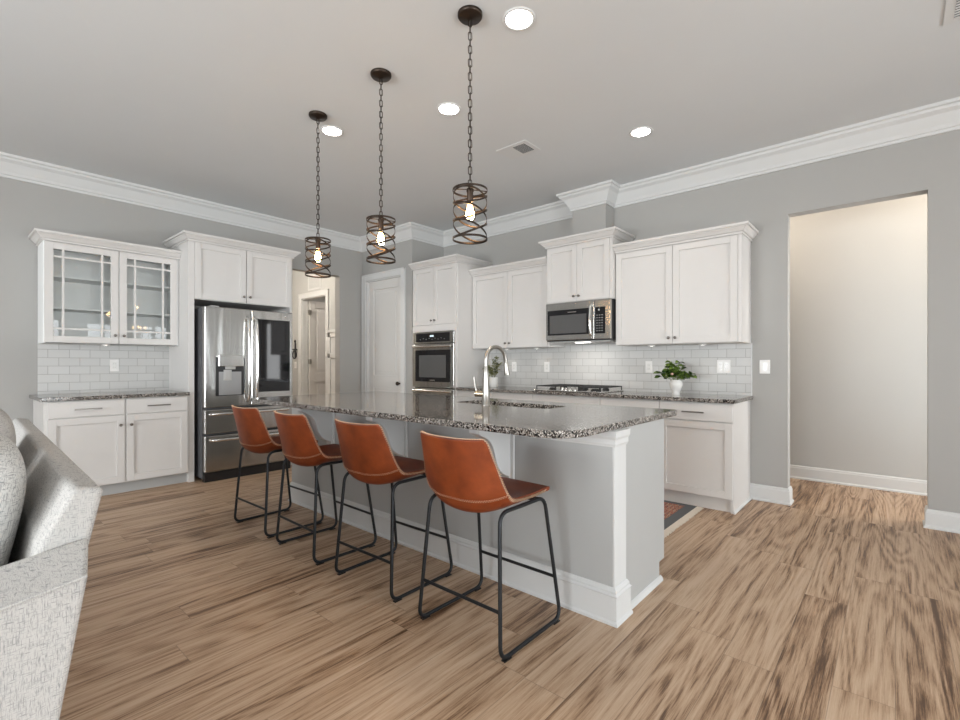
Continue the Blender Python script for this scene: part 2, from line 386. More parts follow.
# walls behind and beside the camera, with windows
def window_wall(name, fixed, thick, a0, a1, wins, axis):
    m = MB(); z0, z1 = 0, CE; cur = a0
    def put(p, q, za, zb):
        if q-p < 1e-4 or zb-za < 1e-4: return
        if axis == 'y': m.box(fixed, fixed+thick, p, q, za, zb)
        else: m.box(p, q, fixed, fixed+thick, za, zb)
    for p, q, za, zb in wins:
        put(cur, p, z0, z1); put(p, q, z0, za); put(p, q, zb, z1); cur = q
    put(cur, a1, z0, z1)
    struct(m.build(name, 'wall'))
WE = [(-3.7, -1.5, .3, 2.3), (-.2, 2.0, .3, 2.3), (2.42, 3.14, .3, 2.25), (3.50, 4.22, .3, 2.25)]; WF = [(-4.0, -1.8, .45, 2.45), (-1.3, .9, .45, 2.45)]
window_wall('wall_right', 3.6, T, -4.4, WB+T, WE, 'y')
window_wall('wall_front', -4.4, T, WL-T, 3.72, WF, 'x')
k = 1
for p, q, za, zb in WE:
    m = MB()
    for y in (p, (p+q)/2-.03, q-.06): m.box(3.62, 3.68, y, y+.06, za, zb)
    for z in (za, (za+zb)/2-.02, zb-.06): m.box(3.62, 3.68, p, q, z, z+.05)
    fr = struct(m.build('window_%d' % k, 'trim')); k += 1
    MB().box(3.645, 3.65, p, q, za, zb).build('pane', 'glass', fr)
m = MB(); za, zb, p, q = .3, 2.3, 2.0, 3.1  # unseen window, added so the refrigerator has something bright to reflect
for x in (p, (p+q)/2-.02, q-.05): m.box(x, x+.05, WB+.03, WB+.08, za, zb)
for z in (za, (za+zb)/2-.02, zb-.05): m.box(p, q, WB+.03, WB+.08, z, z+.05)
fr = struct(m.build('window_%d' % k, 'trim')); k += 1
MB().box(p, q, WB+.053, WB+.057, za, zb).build('pane', 'glass', fr)
for p, q, za, zb in WF:
    m = MB()
    for x in (p, (p+q)/2-.03, q-.06): m.box(x, x+.06, -4.36, -4.30, za, zb)
    for z in (za, (za+zb)/2-.02, zb-.06): m.box(p, q, -4.36, -4.30, z, z+.05)
    fr = struct(m.build('window_%d' % k, 'trim')); k += 1
    MB().box(p, q, -4.335, -4.33, za, zb).build('pane', 'glass', fr)
# hall behind the back wall
struct(box('wall_hall_back', 'hallwall', -4.9, 1.6, 5.95, 6.05, 0, CE))
struct(box('wall_hall_right', 'hallwall', 1.5, 1.6, WB+T, 5.95, 0, CE))
struct(box('wall_hall_left', 'hallwall', -4.99, -4.88, WB+T, 6.05, 0, CE))
# hall beyond the left opening
HX0, HX1, HY, HD = -8.33, -7.49, 4.5, 2.41
m = MB().box(-9.6, HX0, HY, HY+T, 0, CE).box(HX1, -6.13, HY, HY+T, 0, CE).box(HX0, HX1, HY, HY+T, HD, CE)
struct(m.build('wall_side_hall', 'hallwall'))
struct(box('wall_side_hall_end', 'hallwall', -9.6, -9.5, 1.6, HY, 0, CE))
struct(box('wall_side_hall_front', 'hallwall', -9.6, WL-T, 1.5, 1.6, 0, CE))
struct(box('wall_far_room', 'hallwall', -9.6, -6.1, 7.2, 7.3, 0, CE))
struct(box('wall_far_room_left', 'hallwall', -9.6, -9.5, HY+T, 7.2, 0, CE))
struct(box('wall_far_room_right', 'hallwall', -6.3, -6.13, HY+T, 7.2, 0, CE))

# crown moulding around the kitchen
crown = [(0, 2.868), (.014, 2.868), (.016, 2.888), (.026, 2.893), (.034, 2.915), (.075, 2.985), (.105, 3.005), (.112, 3.022), (.128, 3.028), (.130, 3.05), (0, 3.05)]
path = [(WL, -4.28), (WL, WP), (WS, WP), (WS, WB), (-2.66, WB), (-2.66, 4.59), (-2.27, 4.59), (-2.27, WB), (3.6, WB)]
struct(MB().sweep(path, crown).build('trim_1', 'trim'))
# baseboards
bprof = [(0, 0), (.026, 0), (.026, .012), (.016, .022), (.016, .112), (.012, .118), (.012, .128), (.006, .136), (0, .138)]
struct(MB().sweep([(WL, -4.28), (WL, .60)], bprof).build('baseboard_left', 'trim'))
struct(MB().sweep([(WL-T, 3.82), (WL, 3.82), (WL, WP-.02)], bprof).build('baseboard_left_corner', 'trim'))
struct(MB().sweep([(-.974, WB), (OX0, WB), (OX0, WB+T), (OX0-.3, WB+T)], bprof).build('baseboard_back', 'trim'))
struct(MB().sweep([(OX1+.3, WB+T), (OX1, WB+T), (OX1, WB), (3.6, WB)], bprof).build('baseboard_back_right', 'trim'))
struct(MB().sweep([(-4.88, 5.95), (1.5, 5.95)], bprof).build('baseboard_hall', 'trim'))

# ------------------------------------------------------------------ doors of the setting
def panel_door(name, x0, x1, z1, y, knob_x, rot=0):
    """two-panel door whose face looks to -y, in its own frame"""
    m = MB(); w_ = x1-x0; t = .04; st = .11
    zs = [.012, .22, .86, 1.04, z1-.13, z1-.004]
    m.box(x0, x0+st, y, y+t, zs[0], zs[5]); m.box(x1-st, x1, y, y+t, zs[0], zs[5])
    for a, c in ((0, 1), (2, 3), (4, 5)): m.box(x0+st, x1-st, y, y+t, zs[a], zs[c])
    for a, c in ((1, 2), (3, 4)):
        m.box(x0+st, x1-st, y+.014, y+t-.014, zs[a], zs[c])
        m.box(x0+st+.05, x1-st-.05, y+.005, y+t-.005, zs[a]+.05, zs[c]-.05)
    d = struct(m.build(name, 'door', bevel=.004))
    k = MB(); k.tube([(knob_x, y, .93), (knob_x, y-.03, .93)], .011, 12)
    v = [(knob_x+r*math.cos(q*PI/8), y-.03-dy, .93+r*math.sin(q*PI/8)) for r, dy in ((.012, 0), (.027, .008), (.028, .022), (.018, .034), (.001, .036)) for q in range(16)]
    k.add(v, [(i*16+j, i*16+(j+1) % 16, (i+1)*16+(j+1) % 16, (i+1)*16+j) for i in range(4) for j in range(16)], True)
    k.build('knob', 'bronze', d)
    return d
panel_door('door_1', -5.875, -5.105, 2.41, WP+.035, -5.165)
def casing(name, x0, x1, z1, y, depth=.018, wid=.092, wall_t=T):
    m = MB()
    for a, c in ((x0-wid, x0), (x1, x1+wid)):
        m.box(a, c, y-depth, y, 0, z1+wid)
        m.box(a if a < x0-.01 else c-.02, a+.02 if a < x0-.01 else c, y-depth-.008, y-depth, 0, z1+wid)
    m.box(x0, x1, y-depth, y, z1, z1+wid); m.box(x0-wid, x1+wid, y-depth-.008, y-depth, z1+wid-.02, z1+wid)
    m.box(x0, x0+.015, y, y+wall_t, 0, z1); m.box(x1-.015, x1, y, y+wall_t, 0, z1); m.box(x0, x1, y, y+wall_t, z1-.015, z1)
    m.box(x0+.015, x0+.027, y+.076, y+wall_t, 0, z1-.015); m.box(x1-.027, x1-.015, y+.076, y+wall_t, 0, z1-.015)
    return struct(m.build(name, 'trim', bevel=.003))
casing('trim_2', -5.89, -5.09, 2.42, WP)
casing('trim_3', HX0, HX1, HD, HY)
# open door in the side hall, hinged at the left jamb and swung away
m = MB(); y0 = HY+T+.005; X0 = HX0+.02
st = .11; zs = [.012, .22, .86, 1.04, 2.26, 2.385]
L_ = .76
m.box(X0, X0+.04, y0, y0+st, zs[0], zs[5]); m.box(X0, X0+.04, y0+L_-st, y0+L_, zs[0], zs[5])
for a, c in ((0, 1), (2, 3), (4, 5)): m.box(X0, X0+.04, y0+st, y0+L_-st, zs[a], zs[c])
for a, c in ((1, 2), (3, 4)):
    m.box(X0+.014, X0+.026, y0+st, y0+L_-st, zs[a], zs[c]); m.box(X0+.005, X0+.035, y0+st+.05, y0+L_-st-.05, zs[a]+.05, zs[c]-.05)
d2 = struct(m.build('door_2', 'door', bevel=.004))
for z in (.28, 1.2, 2.12): MB().box(X0+.03, X0+.075, y0-.03, y0+.02, z, z+.09).cyl((X0+.06, y0-.004, z-.005), (X0+.06, y0-.004, z+.095), .008, 10).build('hinge', 'nickel', d2)
# wainscot on the side hall wall
m = MB(); m.box(HX1+.092, -6.14, HY-.012, HY, 0, 1.74); m.box(HX1+.092, -6.14, HY-.045, HY, 1.74, 1.79)
for x in (HX1+.092, HX1+.36, HX1+.62, HX1+.88): m.box(x, x+.07, HY-.03, HY-.012, .15, 1.74)
for z in (.15, 1.30, 1.66): m.box(HX1+.092, -6.14, HY-.03, HY-.012, z, z+.08)
struct(m.build('trim_4', 'trim', bevel=.003))

# ------------------------------------------------------------------ cabinets
def shaker(name, parent, x0, x1, z0, z1, knob=None, mat='cabinet', rail=.058, t=.019, glass=False):
    """door face looks to -y; front plane at y=-t"""
    m = MB(); g = .0015; x0 += g; x1 -= g; z0 += g; z1 -= g
    m.box(x0, x0+rail, -t, 0, z0, z1).box(x1-rail, x1, -t, 0, z0, z1).box(x0+rail, x1-rail, -t, 0, z0, z0+rail).box(x0+rail, x1-rail, -t, 0, z1-rail, z1)
    if not glass: m.box(x0+rail, x1-rail, -t+.0135, -.001, z0+rail, z1-rail)
    d = m.build(name, mat, parent, bevel=.0015, seg=1)
    if glass:
        a0, a1, b0, b1 = x0+rail, x1-rail, z0+rail, z1-rail; q = MB(); w_ = .0085
        for x in (a0+.066, a1-.066): q.box(x-w_, x+w_, -t+.001, -t+.013, b0, b1)
        for z in (b0+.066, b1-.066): q.box(a0, a1, -t+.002, -t+.012, z-w_, z+w_)
        q.build('muntin', mat, d)
        MB().add([(a0-.004, -t+.014, b0-.004), (a1+.004, -t+.014, b0-.004), (a1+.004, -t+.014, b1+.004), (a0-.004, -t+.014, b1+.004)], [(0, 1, 2, 3)]).build('glass_pane', 'glass', d)
    if knob:
        kx, kz = knob; k = MB()
        prof = [(.0055, 0), (.0050, .010), (.008, .014), (.0125, .019), (.0135, .025), (.010, .030), (.0005, .031)]
        k.lathe(prof, n=14); k.xf(Matrix.Translation((kx, -t, kz)) @ Matrix.Rotation(PI/2, 4, 'X'))
        k.build('knob', 'handle', d)
    return d
def slab(name, parent, x0, x1, z0, z1, handle=None, t=.019):
    g = .0015
    d = MB().box(x0+g, x1-g, -t, 0, z0+g, z1-g).build(name, 'cabinet', parent, bevel=.0025, seg=1)
    if handle:
        hx, hz, hl = handle; m = MB()
        m.box(hx-hl/2, hx+hl/2, -t-.034, -t-.024, hz-.006, hz+.006)
        for q in (-1, 1): m.box(hx+q*(hl/2-.022)-.005, hx+q*(hl/2-.022)+.005, -t-.026, -t, hz-.004, hz+.004)
        m.build('handle', 'handle', d, bevel=.001, seg=1)
    return d
CROWN = [(0, 0), (.012, 0), (.012, .013), (.006, .013), (.006, .018), (.020, .022), (.034, .038), (.050, .052), (.046, .056), (.046, .060), (.064, .060), (.064, .080), (0, .080)]
def cab_crown(root, w_, d, z, left=True, right=True, y0=-.019, mat='cabinet', fl=None, fr=None):
    p = []
    if left: p.append((0, fl if fl is not None else d))
    p += [(0, y0), (w_, y0)]
    if right: p.append((w_, fr if fr is not None else d))
    o = MB().sweep(p, [(a, z-.006+c) for a, c in CROWN]).build('crown_moulding', mat, root)
    MB().box(0, w_, y0, d, z, z+.012).build('top_board', mat, root)
    return o

# wall cabinets, back wall: (x0, x1, front y, z0, z1)
def wall_cab(name, label, x0, x1, yf, z0, z1, ztop, split, crownL, crownR, knobs_low=True, **k):
    t = thing(name, label, 'cabinet', (x0, yf, 0)); w_ = x1-x0; d = WB-yf-.003
    MB().box(0, w_, 0, d, z0, z1).build('body', 'cabinet', t, bevel=.0015, seg=1)
    s_ = split-x0; kz = z0+.055
    shaker('door', t, .006, s_, z0+.004, z1-.007, (s_-.03, kz)); shaker('door', t, s_, w_-.028, z0+.004, z1-.007, (s_+.03, kz))
    MB().box(w_-.027, w_, -.010, 0, z0, z1).build('stile', 'cabinet', t, bevel=.001, seg=1)
    cab_crown(t, w_, d, z1, crownL, crownR, **k)
    return t
wall_cab('wall_cabinet', 'white two-door wall cabinet between the oven tower and the microwave', -4.008, -2.865, 4.46, 1.39, 2.298, 2.375, -3.44, False, False)
wall_cab('wall_cabinet', 'white two-door wall cabinet right of the microwave above the leafy plant', -2.095, -.97, 4.46, 1.385, 2.298, 2.375, -1.538, False, True)
wall_cab('wall_cabinet', 'short raised white wall cabinet with two doors directly above the microwave', -2.862, -2.098, 4.40, 1.85, 2.455, 2.535, -2.49, True, True)

# oven tower
t = thing('oven_cabinet', 'tall white cabinet tower housing the double wall oven', 'cabinet', (-4.835, 4.19, 0)); w_ = .823; d = WB-4.19-.003
m = MB().box(0, .036, 0, d, .0, 2.445).box(w_-.036, w_, 0, d, 0, 2.445).box(.036, w_-.036, 0, d, 1.615, 2.445).box(.036, w_-.036, 0, d, .0, .33).box(.036, w_-.036, d-.02, d, .33, 1.615)
m.build('body', 'cabinet', t, bevel=.0015, seg=1)
MB().box(.0, .035, -.012, 0, .33, 1.69).box(w_-.035, w_, -.012, 0, .33, 1.69).box(.035, w_-.035, -.012, 0, 1.62, 1.69).build('face_frame', 'cabinet', t, bevel=.001, seg=1)
shaker('door', t, .01, w_/2, 1.70, 2.438, (w_/2-.03, 1.755)); shaker('door', t, w_/2, w_-.01, 1.70, 2.438, (w_/2+.03, 1.755))
slab('drawer', t, .01, w_-.01, .12, .325, (w_/2, .225, .17))
cab_crown(t, w_, d, 2.445, False, True)

# double wall oven
def barh(m, x0, x1, y, z, r=.011, so=.045, n=12):
    m.tube([(x0, y-so, z), (x1, y-so, z)], r, n)
    for x in (x0+.03, x1-.03): m.box(x-.009, x+.009, y-so, y, z-.008, z+.008)
ov = thing('double_wall_oven', 'stainless steel double wall oven with black control panel in the white tower', 'oven', (-4.802, 4.178, 0)); w_ = .754
MB().box(.005, w_-.005, .012, .52, .335, 1.612).build('body', 'black', ov)
cpan = MB().box(0, w_, -.020, .010, 1.462, 1.612).build('control_panel', 'steel', ov, bevel=.003)
cp = MB().box(.06, w_-.075, -.0225, -.019, 1.483, 1.592).build('control_glass', 'blackglass', cpan)
MB().box(w_/2-.05, w_/2+.02, -.0235, -.0222, 1.545, 1.567).build('display', emis('clock_digits', (.5, .6, .65), .5), cpan)
for i in range(9): MB().box(.14+i*.055, .158+i*.055, -.0235, -.0222, 1.512+.012*(i % 2), 1.517+.012*(i % 2)).build('button', 'greyplate', cpan)
for z0, z1 in ((.90, 1.452), (.34, .890)):
    dr = MB().box(0, w_, -.026, .010, z0, z1).build('oven_door', 'steel', ov, bevel=.004)
    MB().box(.055, w_-.055, -.0285, -.0255, z0+.075, z1-.075 if z1 > 1 else z1-.08).build('door_glass', 'blackglass', dr)
    MB().box(.13, w_-.13, -.0300, -.0280, z0+.13, z1-.14).build('window', 'ovenglass', dr)
    m = MB(); barh(m, .045, w_-.020, -.026, z1-.030, .013, .036); m.build('handle', 'chrome', dr)
    if z1 > 1: MB().box(w_/2-.045, w_/2+.045, -.0295, -.0284, z0+.088, z0+.100).build('maker_mark', 'nickel', dr)

# base cabinets, back wall
YB = 4.20
def base_cab(x0, x1, label, kind, last=False):
    t = thing('base_cabinet', label, 'cabinet', (x0, YB, 0)); w_ = x1-x0; d = WB-YB-.003
    MB().box(0, w_, 0, d, .105, .884).build('body', 'cabinet', t)
    MB().box(0, w_-(.018 if last else 0), .03, .048, 0, .105).build('toe_kick', 'cabinet', t)
    r = w_+(.002 if last else 0)
    if kind == 'door':
        slab('drawer', t, 0.002, r, .728, .876, (r/2-.005, .80, .175)); shaker('door', t, .002, r, .112, .722, (.03, .66))
    elif kind == 'two':
        slab('drawer', t, 0.002, r, .728, .876)
        shaker('door', t, .002, r/2, .112, .722, (r/2-.03, .66)); shaker('door', t, r/2, r-.002, .112, .722, (r/2+.03, .66))
    else:
        for a, c in ((.728, .876), (.42, .722), (.112, .414)): slab('drawer', t, .002, r, a, c, (r/2, (a+c)/2, .17))
    if last:
        MB().box(w_-.018, w_+.004, .001, d, 0, .884).build('end_panel', 'cabinet', t, bevel=.001, seg=1)
        MB().sweep([(w_+.004, -.006), (w_+.004, d)][::-1], [(0, 0), (-.014, 0), (-.014, .008), (-.006, .018), (0, .020)]).build('shoe_moulding', 'trim', t)
    return t
base_cab(-4.008, -3.48, 'white base cabinet beside the oven tower behind the faucet', 'door')
base_cab(-3.48, -2.905, 'white base cabinet left of the gas cooktop, under the small olive plant', 'drawers')
base_cab(-2.905, -2.128, 'white base cabinet directly under the gas cooktop', 'two')
base_cab(-2.128, -1.562, 'white base cabinet immediately right of the gas cooktop', 'drawers')
base_cab(-1.562, -.978, 'white end base cabinet with one drawer over one door, beside the doorway', 'door', True)

def slab_top(name, pts, z0, z1, hole=None, label='', cat='countertop'):
    bm = bmesh.new()
    def loop(ps, z): 
        vs = [bm.verts.new((x, y, z)) for x, y in ps]; return vs, [bm.edges.new((vs[i], vs[(i+1) % len(vs)])) for i in range(len(vs))]
    tops = []
    for z in (z1, z0):
        vo, eo = loop(pts, z); es = list(eo); vh = None
        if hole: vh, eh = loop(hole, z); es += eh
        bmesh.ops.triangle_fill(bm, use_beauty=True, use_dissolve=True, edges=es, normal=(0, 0, 1)); tops.append((vo, vh))
    for a in (0, 1):
        A, B = tops[0][a], tops[1][a]
        if A is None: continue
        for i in range(len(A)): j = (i+1) % len(A); bm.faces.new((A[i], A[j], B[j], B[i]))
    bmesh.ops.recalc_face_normals(bm, faces=bm.faces)
    me = bpy.data.meshes.new(name); bm.to_mesh(me); bm.free(); me.materials.append(M['granite'])
    o = bpy.data.objects.new(name, me); C.objects.link(o)
    b = o.modifiers.new('bevel', 'BEVEL'); b.width = .005; b.segments = 2; b.limit_method = 'ANGLE'; b.angle_limit = math.radians(50)
    return tag(o, label, cat)
slab_top('countertop', [(-4.007, 4.145), (-.952, 4.145), (-.952, WB), (-4.007, WB)], .884, .918, None, 'speckled brown granite countertop along the back wall carrying the cooktop')
slab_top('countertop', [(WL, .572), (-5.335, .572), (-5.335, 1.688), (WL, 1.688)], .884, .918, None, 'short granite countertop under the glass-front cabinet by the refrigerator')

# backsplashes
struct(box('trim_5', 'tile_x', -4.007, -.968, WB-.008, WB, .918, 1.86))
struct(box('trim_6', 'tile_y', WL, WL+.008, .63, 1.69, .918, 1.39))
struct(box('trim_7', 'trim', -.968, -.960, WB-.010, WB, .918, 1.386))

# left wall: base + glass cabinet (turned to face +x)
R90 = PI/2
t = thing('base_cabinet', 'white base cabinet with two drawers over two doors, left of the refrigerator', 'cabinet', (-5.38, .60, 0), R90); w_ = 1.088; d = .617
MB().box(0, w_, 0, d, .105, .884).build('body', 'cabinet', t)
MB().box(.02, w_, .06, .075, 0, .105).build('toe_kick', 'islandpaint', t)
MB().box(0, .02, 0, d, .0, .105).build('end_panel', 'cabinet', t)
sp = .558
slab('drawer', t, .022, sp, .736, .878, (sp/2+.012, .805, .19)); slab('drawer', t, sp+.01, w_-.012, .736, .878, ((sp+w_)/2, .805, .19))
shaker('door', t, .022, sp, .112, .730, (sp-.035, .64)); shaker('door', t, sp+.01, w_-.012, .112, .730, (sp+.045, .64))

t = thing('glass_cabinet', 'white wall cabinet with two glass muntin doors above the left counter', 'cabinet', (-5.67, .630, 0), R90); w_ = 1.058; d = .327
z0, z1 = 1.388, 2.298
m = MB().box(0, .018, 0, d, z0, z1).box(w_-.018, w_, 0, d, z0, z1).box(0.018, w_-.018, 0, d, z0, z0+.02).box(.018, w_-.018, 0, d, z1-.02, z1).box(.018, w_-.018, d-.01, d, z0, z1)
m.box(.018, .045, 0, .018, z0, z1).box(w_-.045, w_-.018, 0, .018, z0, z1).box(.045, w_-.045, 0, .018, z0, z0+.04).box(.045, w_-.045, 0, .018, z1-.05, z1).box(w_/2-.02, w_/2+.02, 0, .018, z0+.04, z1-.05)
m.build('body', 'interior', t, bevel=.0015, seg=1)
for z in (1.70, 1.985): MB().box(.018, w_-.018, .025, d-.01, z, z+.018).build('shelf', 'interior', t)
shaker('door', t, .006, w_/2+.012, z0+.004, z1-.007, (w_/2-.02, z0+.085), glass=True, rail=.060); shaker('door', t, w_/2+.016, w_-.02, z0+.004, z1-.007, (w_/2+.05, z0+.085), glass=True, rail=.060)
cab_crown(t, w_, d, z1, True, False)

# refrigerator surround
t = thing('refrigerator_cabinet', 'white surround with tall side panels and two doors above the refrigerator', 'cabinet', (-5.40, 1.690, 0), R90); w_ = 1.105; d = .597
m = MB().box(0, .055, 0, d, 0, 2.455).box(w_-.03, w_, 0, d, 0, 2.455).build('side_panel', 'cabinet', t, bevel=.0015, seg=1)
MB().box(.055, w_-.03, 0, d, 1.865, 2.455).build('body', 'cabinet', t)
MB().box(0, .055, -.006, 0, 0, 2.455).build('stile', 'cabinet', t, bevel=.001)
shaker('door', t, .058, .565, 1.868, 2.448, (.565-.03, 1.935)); shaker('door', t, .572, w_-.02, 1.868, 2.448, (.572+.03, 1.935))
cab_crown(t, w_, d, 2.455, True, True)

# refrigerator
f = thing('refrigerator', 'stainless steel french-door refrigerator with ice dispenser and dark glass panel', 'refrigerator', (-5.30, 1.785, 0), R90); w_ = .925; d = .66
MB().box(0, w_, 0, d, .035, 1.775).build('case', plain('fridge_side_grey', (.11, .11, .115), .45), f)
MB().box(.01, w_-.01, -.045, .02, .0, .095).build('base_grille', 'black', f)
DT = .075
spl = .460
def fdoor(name, x0, x1, z0, z1): return MB().box(x0, x1, -DT, -.004, z0, z1).build(name, 'steel', f, bevel=.009, seg=3)
ld = fdoor('left_door', 0, spl-.003, .755, 1.785)
dx0, dx1 = .115, .375
MB().box(dx0-.014, dx1+.014, -DT-.004, -DT+.002, .872, 1.272).build('dispenser_frame', 'black', ld, bevel=.002)
MB().box(dx0+.016, dx1-.022, -DT-.0055, -DT-.003, .880, 1.12).build('dispenser_niche', plain('dispenser_grey', (.34, .34, .34), .3, .5), ld)
MB().box(dx0+.006, dx1-.006, -DT-.030, -DT-.003, 1.175, 1.292).build('dispenser_panel', 'chrome', ld, bevel=.006)
MB().box(dx0+.075, dx1-.085, -DT-.022, -DT-.003, 1.145, 1.178).build('spout', 'greyplate', ld, bevel=.006)
MB().box(dx0+.06, dx1-.12, -DT-.012, -DT-.003, 1.03, 1.14).box(dx0+.075, dx1-.135, -DT-.018, -DT-.011, 1.05, 1.12).build('paddle', 'greyplate', ld, bevel=.004)
rd = fdoor('right_door', spl+.003, w_, .755, 1.785)
MB().box(spl+.065, w_-.035, -DT-.003, -DT+.001, .895, 1.690).build('glass_panel', 'blackglass', rd, bevel=.002)
MB().lathe([(.012, 0), (.012, .002), (.001, .002)], n=16).xf(Matrix.Translation((w_-.085, -DT, 1.738)) @ Matrix.Rotation(PI/2, 4, 'X')).build('emblem', 'chrome', rd)
for dd, x in ((ld, spl-.045), (rd, spl+.040)):
    pts = [(x, -DT+.0, .80), (x, -DT-.045, .835), (x, -DT-.062, 1.0), (x, -DT-.068, 1.25), (x, -DT-.062, 1.50), (x, -DT-.045, 1.665), (x, -DT, 1.70)]
    MB().tube(fillet(pts, .06, 4), .0125, 10).build('handle', 'chrome', dd)
for z0, z1 in ((.49, .735), (.105, .470)):
    dr = fdoor('drawer', 0, w_, z0, z1)
    m = MB(); pts = [(.05, -DT, z1-.045), (.075, -DT-.045, z1-.045), (w_/2, -DT-.058, z1-.045), (w_-.075, -DT-.045, z1-.045), (w_-.05, -DT, z1-.045)]
    m.tube(fillet(pts, .03, 4), .0155, 10); m.build('handle', 'chrome', dr)
for x in (.06, w_-.14): MB().box(x, x+.08, -.06, .03, 1.776, 1.797).build('hinge_cover', 'greyplate', f, bevel=.004)

# microwave
mw = thing('microwave', 'stainless steel over-the-range microwave under the raised cabinet', 'microwave', (-2.856, 4.385, 0)); w_ = .752; d = WB-.012-4.385
MB().box(0, w_, 0, d, 1.44, 1.846).build('case', 'black', mw, bevel=.003)
dr = MB().box(0, .570, -.022, 0, 1.452, 1.846).build('door', 'steel', mw, bevel=.004)
MB().box(.022, .522, -.0245, -.0215, 1.505, 1.770).build('door_glass', 'blackglass', dr)
MB().box(.05, .49, -.026, -.0243, 1.522, 1.715).build('window', 'ovenglass', dr)
MB().box(.27, .37, -.0255, -.0243, 1.737, 1.745).build('maker_mark', 'nickel', dr)
pts = [(.548, -.022, 1.475), (.548, -.055, 1.50), (.548, -.070, 1.635), (.548, -.055, 1.775), (.548, -.022, 1.80)]
MB().tube(fillet(pts, .05, 5), .013, 10).build('handle', 'chrome', dr)
cp = MB().box(.573, w_, -.020, 0, 1.452, 1.846).build('control_panel', 'steel', mw, bevel=.003)
cg = MB().box(.582, w_-.06, -.0225, -.0195, 1.505, 1.770).build('control_glass', 'blackglass', cp)
for i in range(3):
    for j in range(7): MB().box(.600+i*.027, .612+i*.027, -.0237, -.0224, 1.53+j*.026, 1.536+j*.026).build('button', 'greyplate', cp)
MB().box(.618, .634, -.0237, -.0224, 1.735, 1.75).build('clock_digit', 'greyplate', cp)
MB().box(.03, w_-.03, .02, .34, 1.428, 1.44).build('grease_filter', 'greyplate', mw)
MB().box(.30, .45, .08, .14, 1.424, 1.429).build('task_lamp_lens', 'puck', mw)

# ------------------------------------------------------------------ cooktop
ck = thing('gas_cooktop', 'stainless gas cooktop with black grates on the back counter', 'cooktop', (-2.515, 4.465, .918))
MB().box(-.385, .385, -.255, .255, 0, .012).build('tray', 'chrome', ck, bevel=.005)
for x, y, r in ((-.25, .12, .045), (-.25, -.11, .036), (0, .10, .055), (.25, .12, .036), (.25, -.11, .045)):
    b_ = MB().lathe([(r, 0), (r, .010), (r*.8, .014), (r*.8, .020), (r*.3, .022), (.001, .022)], x, y, 20, .012).build('burner', 'iron', ck)
for gx0, gx1 in ((-.372, -.128), (-.122, .122), (.128, .372)):
    m = MB(); z = .050; r = .0048
    ys = (-.10, .238) if gx0 > -.2 and gx1 < .2 else (-.238, .238)
    for y in (ys[0], ys[1], (ys[0]+ys[1])/2): m.box(gx0, gx1, y-r, y+r, z-r, z+r)
    for x in (gx0+r, (gx0+gx1)/2, gx1-r): m.box(x-r, x+r, ys[0], ys[1], z-r, z+r)
    for x in (gx0+.06, gx1-.06): m.box(x-r*.8, x+r*.8, ys[0], ys[1], z-r, z+r)
    for x in (gx0+r, gx1-r):
        for y in (ys[0], ys[1]): m.box(x-r, x+r, y-r, y+r, .011, z)
    m.build('grate', 'iron', ck, bevel=.002, seg=1)
for i, (x, y) in enumerate(((-.075, -.205), (-.025, -.215), (.025, -.215), (.075, -.205), (0, -.16))):
    MB().lathe([(.019, 0), (.019, .006), (.015, .008), (.014, .026), (.001, .028)], x, y, 18, .012).box(x-.003, x+.003, y-.014, y+.014, .036, .044).build('knob', 'chrome', ck)

# ------------------------------------------------------------------ island
isl = thing('kitchen_island', 'long pale grey kitchen island with white corner post and corbels', 'kitchen island', (0, 0, 0))
KL, KR, KF = -3.99, -.985, 2.062      # knee wall left, right, front
MB().box(KL, KR, KF, KF+.115, 0, .892).build('knee_wall', 'islandpaint', isl)
m = MB().box(KL+.03, -2.42, KF+.115, 2.735, .10, .892).box(-1.57, KR-.012, KF+.115, 2.735, .10, .892).box(-2.42, -1.57, KF+.115, 2.735, .10, .60).box(-2.42, -1.57, KF+.115, 2.42, .60, .892)
m.box(KL+.03, KR-.012, KF+.115, 2.67, 0, .10)
m.build('body', 'islandpaint', isl)
MB().box(KR-.012, KR, KF+.115, 2.640, 0, .892).box(KR-.012, KR, 2.640, 2.712, .105, .892).build('end_panel', 'islandpaint', isl)
# fronts on the cooking side
for x0, x1, k_ in ((-3.95, -3.35, 0), (-3.35, -2.48, 1), (-2.48, -1.64, 1), (-1.64, -1.0, 0)):
    t_ = bpy.data.objects.new('front', None)
    q = MB(); t2 = .019; yb = 2.7365
    for a, c in (((x0, x1),) if not k_ else ((x0, (x0+x1)/2), ((x0+x1)/2, x1))):
        q = MB(); a += .002; c -= .002; r_ = .058
        q.box(a, a+r_, yb, yb+t2, .112, .872).box(c-r_, c, yb, yb+t2, .112, .872).box(a+r_, c-r_, yb, yb+t2, .112, .17).box(a+r_, c-r_, yb, yb+t2, .814, .872).box(a+r_, c-r_, yb, yb+.010, .17, .814)
        q.build('door', 'cabinet', isl, bevel=.0015, seg=1)
    bpy.data.objects.remove(t_)
